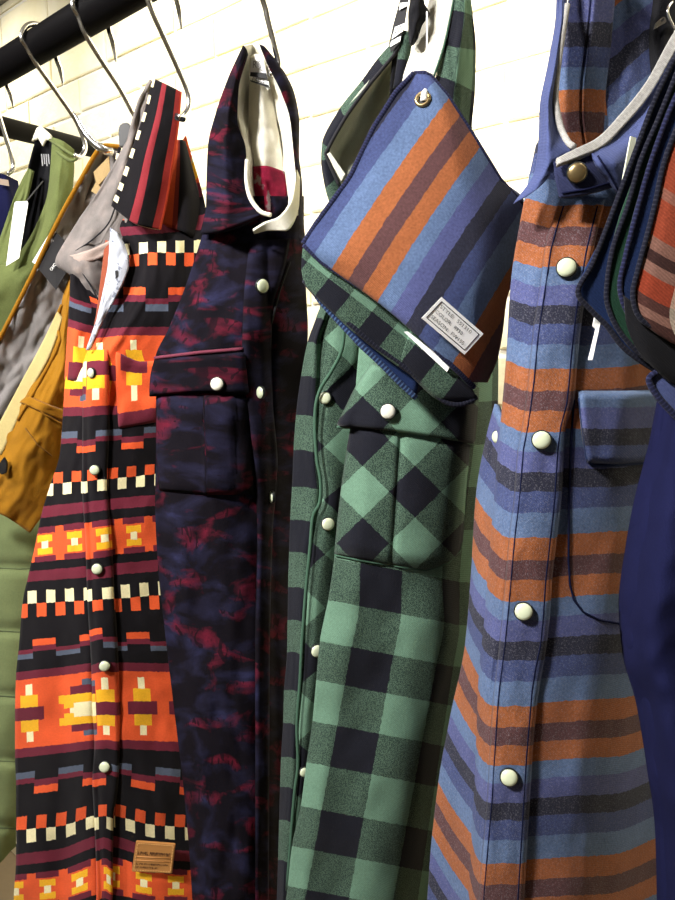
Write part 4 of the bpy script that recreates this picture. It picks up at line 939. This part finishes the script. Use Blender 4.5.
sheet('back_panel', [(0, [(566, 60, .435), (600, 60, .445), (690, 60, .45)]), (1, [(545, 210, .47), (600, 210, .475), (700, 210, .48)]), (2, [(522, 400, .475), (590, 400, .48), (690, 400, .48)]), (2.3, [(492, 440, .475), (590, 440, .48), (690, 440, .48)]), (3, [(480, 560, .478), (580, 560, .48), (690, 560, .48)]), (3.6, [(472, 660, .48), (580, 660, .48), (690, 660, .48)]), (4, [(452, 760, .48), (580, 760, .48), (690, 760, .48)]), (5, [(436, 960, .48), (560, 960, .485), (690, 960, .485)])], M_BLUE, t, nu=16, nv=40, solid=.003)  # unseen shirt back, added and shaped to block light coming off the wall
snap(p_.o, p_, 497, 437, 6.5, M_SNAP, n=LEFT(.88))
# chest pocket: stitched outline, flap
seam('pocket_seam', [(574, 400), (571, 440), (569, 500), (568.5, 560), (570, 585), (574, 600), (583, 612), (600, 620), (626, 625)], bb, M_SEAMB, t, r=.0006, lift=.0006)
bf = sheet('pocket_flap', [(1.40, [(579, 392), (615, 392), (668, 390)]), (1.61, [(582, 428), (618, 428), (668, 426)]), (1.85, [(588, 462), (620, 463), (666, 460)])], M_BLUE, t, nu=36, nv=20, base=bb, off=.006, edge=.04)
seam('flap_edge', [(580, 398), (584, 430), (587, 457), (593, 465), (620, 465), (664, 461)], bf, M_DENIM, t, r=.0011, lift=.0)
# collar
cw = sheet('collar', [(0, [(559, -40, .40), (562, -45, .392), (568, -42, .40)]), (1, [(557, 10, .397), (562, 10, .385), (567, 10, .39)]), (2, [(549, 60, .392), (556, 60, .377), (560, 62, .384)]), (3, [(540.5, 105, .388), (548, 106, .37), (555, 105, .38)]), (4, [(539, 138, .382), (549, 142, .364), (563, 138, .374)]), (5, [(535, 170, .376), (550, 160, .362), (573, 146, .368)]), (6, [(513, 204, .374), (536, 190, .362), (566, 158, .365)])],
    M_BLUEP, t, nu=24, nv=60, back=.006, wr=.0015, wf=(2, 6))
cr_ = sheet('collar', [(0, [(692, 10, .40), (697, 16, .392), (702, 30, .398)]), (1, [(668, 62, .393), (680, 72, .382), (690, 100, .388)]), (2, [(648, 95, .386), (660, 112, .374), (676, 150, .382)]), (3, [(622, 124, .376), (640, 142, .366), (652, 192, .376)]), (4, [(600, 146, .362), (613, 164, .354), (624, 196, .362)]), (4.6, [(590, 151, .359), (599, 164, .353), (612, 183, .358)])], M_BLUEP, t, nu=22, nv=50, back=.006, wr=.0015, wf=(2, 6))
seam('stitching', [(598, 156), (608, 172), (618, 190)], cr_, M_SEAMB, t, r=.0005, lift=.0005)
st = sheet('collar_stand', [(0, [(553, 162, .363), (575, 153, .359), (600, 150, .363)]), (1, [(555, 178, .362), (584, 170, .357), (612, 166, .362)]), (2, [(559, 198, .363), (590, 193, .358), (624, 184, .365)])], M_NVSTAND, t, nu=20, nv=20, back=.004, label='navy twill collar stand')
seam('stitching', [(562, 193), (588, 189), (617, 181)], st, M_SEAMB, t, r=.0005, lift=.0005)
snap(st.o, st, 577, 172.5, 9.0, M_BRASS, lift=.002)
ptube('collar_binding', [(567, 5, .388), (560, 50, .382), (556, 85, .379), (556, 105, .377), (561, 128, .371), (568, 142, .364), (574, 147, .36)], .0016, M_TERRY, t, label='grey terry binding')
sheet('collar_binding', [(0, [(694, 0, .396), (697, 12, .394)]), (1, [(668, 42, .391), (670, 60, .388)]), (2, [(646, 82, .384), (649, 96, .381)]), (3, [(620, 115, .374), (624, 126, .371)]), (4, [(596, 140, .365), (600, 149, .362)]), (5, [(572, 152, .358), (574, 160, .356)]), (5.4, [(556, 160, .357), (557, 166, .356)])], M_TERRY, t, nu=8, nv=50, solid=.003, label='grey terry binding')
iv = lambda y: float(np.interp(y, [-60, 22, 48, 68, 90, 112, 133, 150], [-.85, -.39, -.27, -.14, 0, .13, .25, .36]))
sheet('inner_strip', [(iv(y), [(a, y, .405), ((a + b) / 2 - 2, y - 1, .3985), ((a + b) / 2, y, .3995), ((a + b) / 2 + 3, y - 1, .3975), (b, y, .405)]) for y, a, b in ((-60, 574, 618), (0, 568, 615), (22, 566, 613), (48, 562, 611), (90, 557, 606), (112, 557, 605), (133, 562, 604), (150, 568, 604))], M_BLUE, t, nu=30, nv=60, back=.008, label='striped inner back pleat')
sheet('inner_back', [(-.9, [(604, -40, .415), (640, -70, .42), (690, -110, .43)]), (-.39, [(606, 62, .415), (640, 34, .422), (690, 0, .43)]), (-.27, [(606, 90, .41), (640, 56, .42), (690, 20, .43)]), (0, [(608, 128, .405), (636, 112, .41), (690, 80, .43)]), (.25, [(600, 150, .40), (630, 142, .405), (690, 130, .43)])], M_BLUE, t, nu=30, nv=50, solid=.003, wr=.003, wf=(3, 3))

s_hook(-.15, None, [(592, -190), (596, -140), (600, -95), (603, -62), (600, -46), (594, -44)], .034, 'chrome S hook the blue striped shirt hangs from, just above the picture')
tube('hanging_loop', [P(585, -40, .418), PX(597, -44, -.15), PX(601, -45, -.15), P(612, -40, .418)], .0016, M_BLACK, BS)

# ---- black zip garment behind the blue collar
t = thing('jacket', P(672, 40, .44), 'black zipped jacket edge behind the blue shirt collar, top right', 'jacket')
bz = sheet('body', [(0, [(655, -20, .422), (672, -24, .412), (700, -20, .42)]), (1, [(652, 12, .42), (668, 12, .408), (700, 12, .42)]), (2, [(650, 30, .419), (664, 32, .407), (700, 32, .42)]), (3, [(653, 55, .415), (662, 58, .405), (694, 62, .415)]), (4, [(658, 90, .41), (668, 95, .403), (700, 100, .41)])], M_BLACK, t, nu=20, nv=24, back=.02)
zp = slab('zip_pull', [P(653.5, 29.5, .403), P(655.5, 23, .403), P(663, 16.5, .403), P(665, 16.5, .403), P(667, 20.5, .403), P(666, 22.5, .403)], .0012, M_CHROME, t, .0003)
slab('pull_slot', [P(661, 20, .4027), P(663.5, 17.8, .4027), P(664.3, 19.6, .4027), P(662, 21.6, .4027)], .0002, M_INK, zp)
wr_ = ptube('s_hook', [(672, 2, .405), (669, 6, .403), (667.5, 11, .402), (669, 17, .402), (672, 24, .402), (676, 32, .402), (680, 40, .404)], .0007, M_CHROME, None)
tag(wr_, 'thin chrome wire hook at the top right corner', 'hook')

# ---- swatch bundle at the right edge
def mk(label): return thing('fabric_swatch', P(640, 250, .34), label, 'fabric swatch', 'swatches at the right edge')
# 1 rear striped swatch whose corner pokes left
t = mk('rear blue swatch whose dark overlocked corner points left over the striped shirt')
e1 = [(676, 55, .345), (655, 100, .345), (636, 150, .345), (621, 190, .345), (606, 230, .345), (592, 265, .344), (578, 292, .343), (592, 311, .343), (607, 326, .343), (622, 346, .343), (642, 362, .343), (676, 382, .343)]
sheet('cloth', [(0, [(676, 55, .347), (690, 60, .347), (720, 60, .349)]), (1, [(636, 150, .347), (660, 155, .347), (720, 150, .349)]), (2, [(606, 230, .347), (640, 235, .347), (720, 235, .349)]), (2.6, [(579, 291, .346), (625, 300, .346), (720, 300, .349)]), (3, [(606, 326, .346), (640, 330, .346), (720, 330, .349)]), (3.5, [(642, 361, .346), (676, 375, .346), (720, 380, .349)])], M_DENIM, t, nu=24, nv=40, solid=.002)
ptube('overlocked_edge', e1, .0013, M_OVER2, t, ucount=.002)
# 2 black/green
t = mk('dark green swatch second in the right edge stack, overlocked in black')
sheet('cloth', [(0, [(682, 60, .341), (700, 60, .341), (720, 60, .342)]), (1, [(641, 160, .341), (670, 160, .341), (720, 160, .342)]), (2, [(613, 245, .341), (650, 245, .341), (720, 245, .342)]), (2.6, [(607, 302, .340), (640, 305, .340), (720, 305, .342)]), (3, [(620, 332, .340), (650, 342, .340), (720, 345, .342)]), (3.4, [(645, 358, .340), (676, 372, .340), (720, 380, .342)])], M_DGREEN, t, nu=20, nv=40, solid=.002)
ptube('overlocked_edge', [(682, 60, .339), (660, 115, .339), (641, 160, .339), (628, 205, .339), (613, 248, .339), (607, 285, .339), (608, 306, .339), (620, 332, .339), (645, 358, .339), (676, 373, .339)], .0012, M_OVER2, t, ucount=.002)
# 3 blue
t = mk('bright blue swatch between the dark green and the rust plaid swatches')
sheet('cloth', [(0, [(688, 70, .335), (705, 70, .335), (720, 70, .336)]), (1, [(651, 160, .335), (680, 160, .335), (720, 160, .336)]), (2, [(628, 240, .335), (660, 240, .335), (720, 240, .336)]), (2.6, [(621, 290, .334), (650, 295, .334), (720, 300, .336)]), (3, [(632, 318, .334), (660, 332, .334), (720, 345, .336)])], M_DENIM, t, nu=20, nv=40, solid=.002)
ptube('overlocked_edge', [(688, 70, .333), (668, 115, .333), (650, 165, .333), (636, 215, .333), (625, 258, .333), (620, 290, .333), (632, 320, .333), (655, 336, .333), (680, 345, .333)], .0012, M_OVER, t, ucount=.002)
# 4 rust plaid on top
t = mk('rust and brown plaid swatch on top of the right edge stack')
def rv(y): return (y - 120) / 215.0
rr_ = []
for y, a in ((60, 702), (110, 684), (160, 665), (205, 655), (240, 647), (270, 639), (295, 634), (318, 641), (334, 665)):
    rr_.append((rv(y), [(a, y, .327), (a + 14, y + 10, .3245), (a + 34, y + 20, .324), (735, y + 34, .327)]))
rp = sheet('cloth', rr_, M_REDP, t, us=[0, .3, .62, 1.1], nu=30, nv=60, solid=.0025)
ptube('overlocked_edge', [(a, y, .325) for y, a in ((60, 702), (110, 684), (160, 665), (205, 655), (240, 646), (270, 638), (295, 633), (318, 640), (332, 662), (345, 690))], .0012, M_OVER2, t, ucount=.002)
# 5 black swatch hanging lowest, blue corner behind it
t = mk('plain black swatch curling below the rust plaid one')
sheet('cloth', [(0, [(624, 296, .331), (650, 315, .329), (720, 350, .331)]), (1, [(626, 322, .3305), (650, 342, .328), (720, 372, .331)]), (2, [(640, 352, .331), (660, 366, .329), (720, 392, .331)]), (3, [(655, 366, .333), (670, 380, .332), (720, 405, .333)])], M_BLACK, t, nu=20, nv=20, solid=.002)
t = mk('cornflower blue swatch corner with pale stitching, lowest at the right edge')
sheet('cloth', [(0, [(660, 368, .336), (675, 372, .335), (720, 385, .336)]), (1, [(648, 379, .336), (672, 395, .335), (720, 410, .336)]), (2, [(660, 398, .336), (682, 420, .335), (720, 440, .336)])], M_BLUEP, t, nu=14, nv=14, solid=.002)
ptube('overlocked_edge', [(660, 370, .334), (649, 379, .334), (656, 394, .334), (668, 408, .334), (684, 424, .334)], .0016, M_OVER, t, ucount=.002)
# tags seen edge-on
tg = slab('swing_tag', [P(631, 136, .352), P(636.5, 138, .353), P(627, 190, .351), P(616, 240, .35), P(610, 238, .349), P(621, 190, .35)], .0008, M_CARDC, None)
tag(tg, 'cream swing tag seen edge on beside the blue shirt collar', 'tag')
tg = slab('swing_tag', [P(595, 316, .352), P(601, 320, .352), P(592.5, 360, .35), P(588.5, 360, .35), P(596, 329, .352), P(593, 326, .352)], .0008, M_CARD, None)
tag(tg, 'narrow white swing tag hanging below the dark overlocked swatch corner', 'tag')

# ---- navy garment at lower right
t = thing('jacket', L(665, 700, .34), 'plain dark navy fleece jacket at the lower right edge', 'jacket')
sheet('body', [(-1, [(708, 290, .347), (745, 280, .333), (830, 310, .34)]), (0, [(672, 385, .35), (690, 380, .335), (880, 380, .34)]), (1, [(655, 450, .352), (685, 450, .328), (880, 450, .335)]), (2, [(640, 500, .354), (680, 500, .325), (880, 500, .335)]), (3, [(630, 550, .355), (672, 550, .322), (880, 550, .335)]), (4, [(622, 610, .356), (668, 610, .32), (880, 610, .335)]), (5, [(626, 660, .356), (670, 660, .32), (880, 660, .335)]), (6, [(640, 710, .355), (678, 710, .322), (880, 710, .335)]), (7, [(652, 780, .353), (686, 780, .325), (880, 780, .335)]), (8, [(661, 850, .351), (692, 850, .328), (880, 850, .335)]), (9, [(665, 1120, .35), (696, 1120, .33), (880, 1120, .335)])],
    M_NAVY, t, nu=30, nv=80, back=.02, wr=.006, wf=(2, 7))

# ------------------------------------------------------------------ light
def area(name, loc, target, size, power, col=(1, 1, 1), spread=180):
    d = bpy.data.lights.new(name, 'AREA'); d.shape = 'DISK'; d.size = size; d.energy = power; d.color = col; d.spread = math.radians(spread)
    o = bpy.data.objects.new(name, d); COL.objects.link(o); o.location = loc
    o.rotation_euler = (Vector(target) - Vector(loc)).to_track_quat('-Z', 'Y').to_euler()
    return o
for x_, p_w in ((-2.3, 1.8), (-1.65, 1.6), (-1.05, 2.1), (-.5, 3.5), (.1, 4.0), (.6, 3)):
    area('wall_washer_lamp', (x_, .52, 2.22), (x_, .81, 1.85), .1, p_w, (1, .98, .95), 120)
area('ceiling_spot_lamp', (-.95, -.50, 2.22), (-.45, .4, 1.6), .18, 9, (1, .97, .94), 120)
area('ceiling_spot_lamp', (-.42, -.62, 2.22), (-.3, .4, 1.55), .18, 18, (1, .97, .94), 120)
area('room_fill_light', (-.6, -2.0, 2.24), (-.6, -2.0, 0), 1.0, 6, (1, .98, .95), 160)  # added fill light for chrome reflections and garment fronts, not a real fixture
W = bpy.data.worlds.new('world'); S.world = W; W.use_nodes = True
W.node_tree.nodes['Background'].inputs[0].default_value = (1, .97, .93, 1); W.node_tree.nodes['Background'].inputs[1].default_value = .05

S.view_settings.view_transform = 'Standard'; S.view_settings.look = 'None'; S.view_settings.gamma = 1; S.view_settings.use_curve_mapping = False
S.view_settings.exposure = 0.0
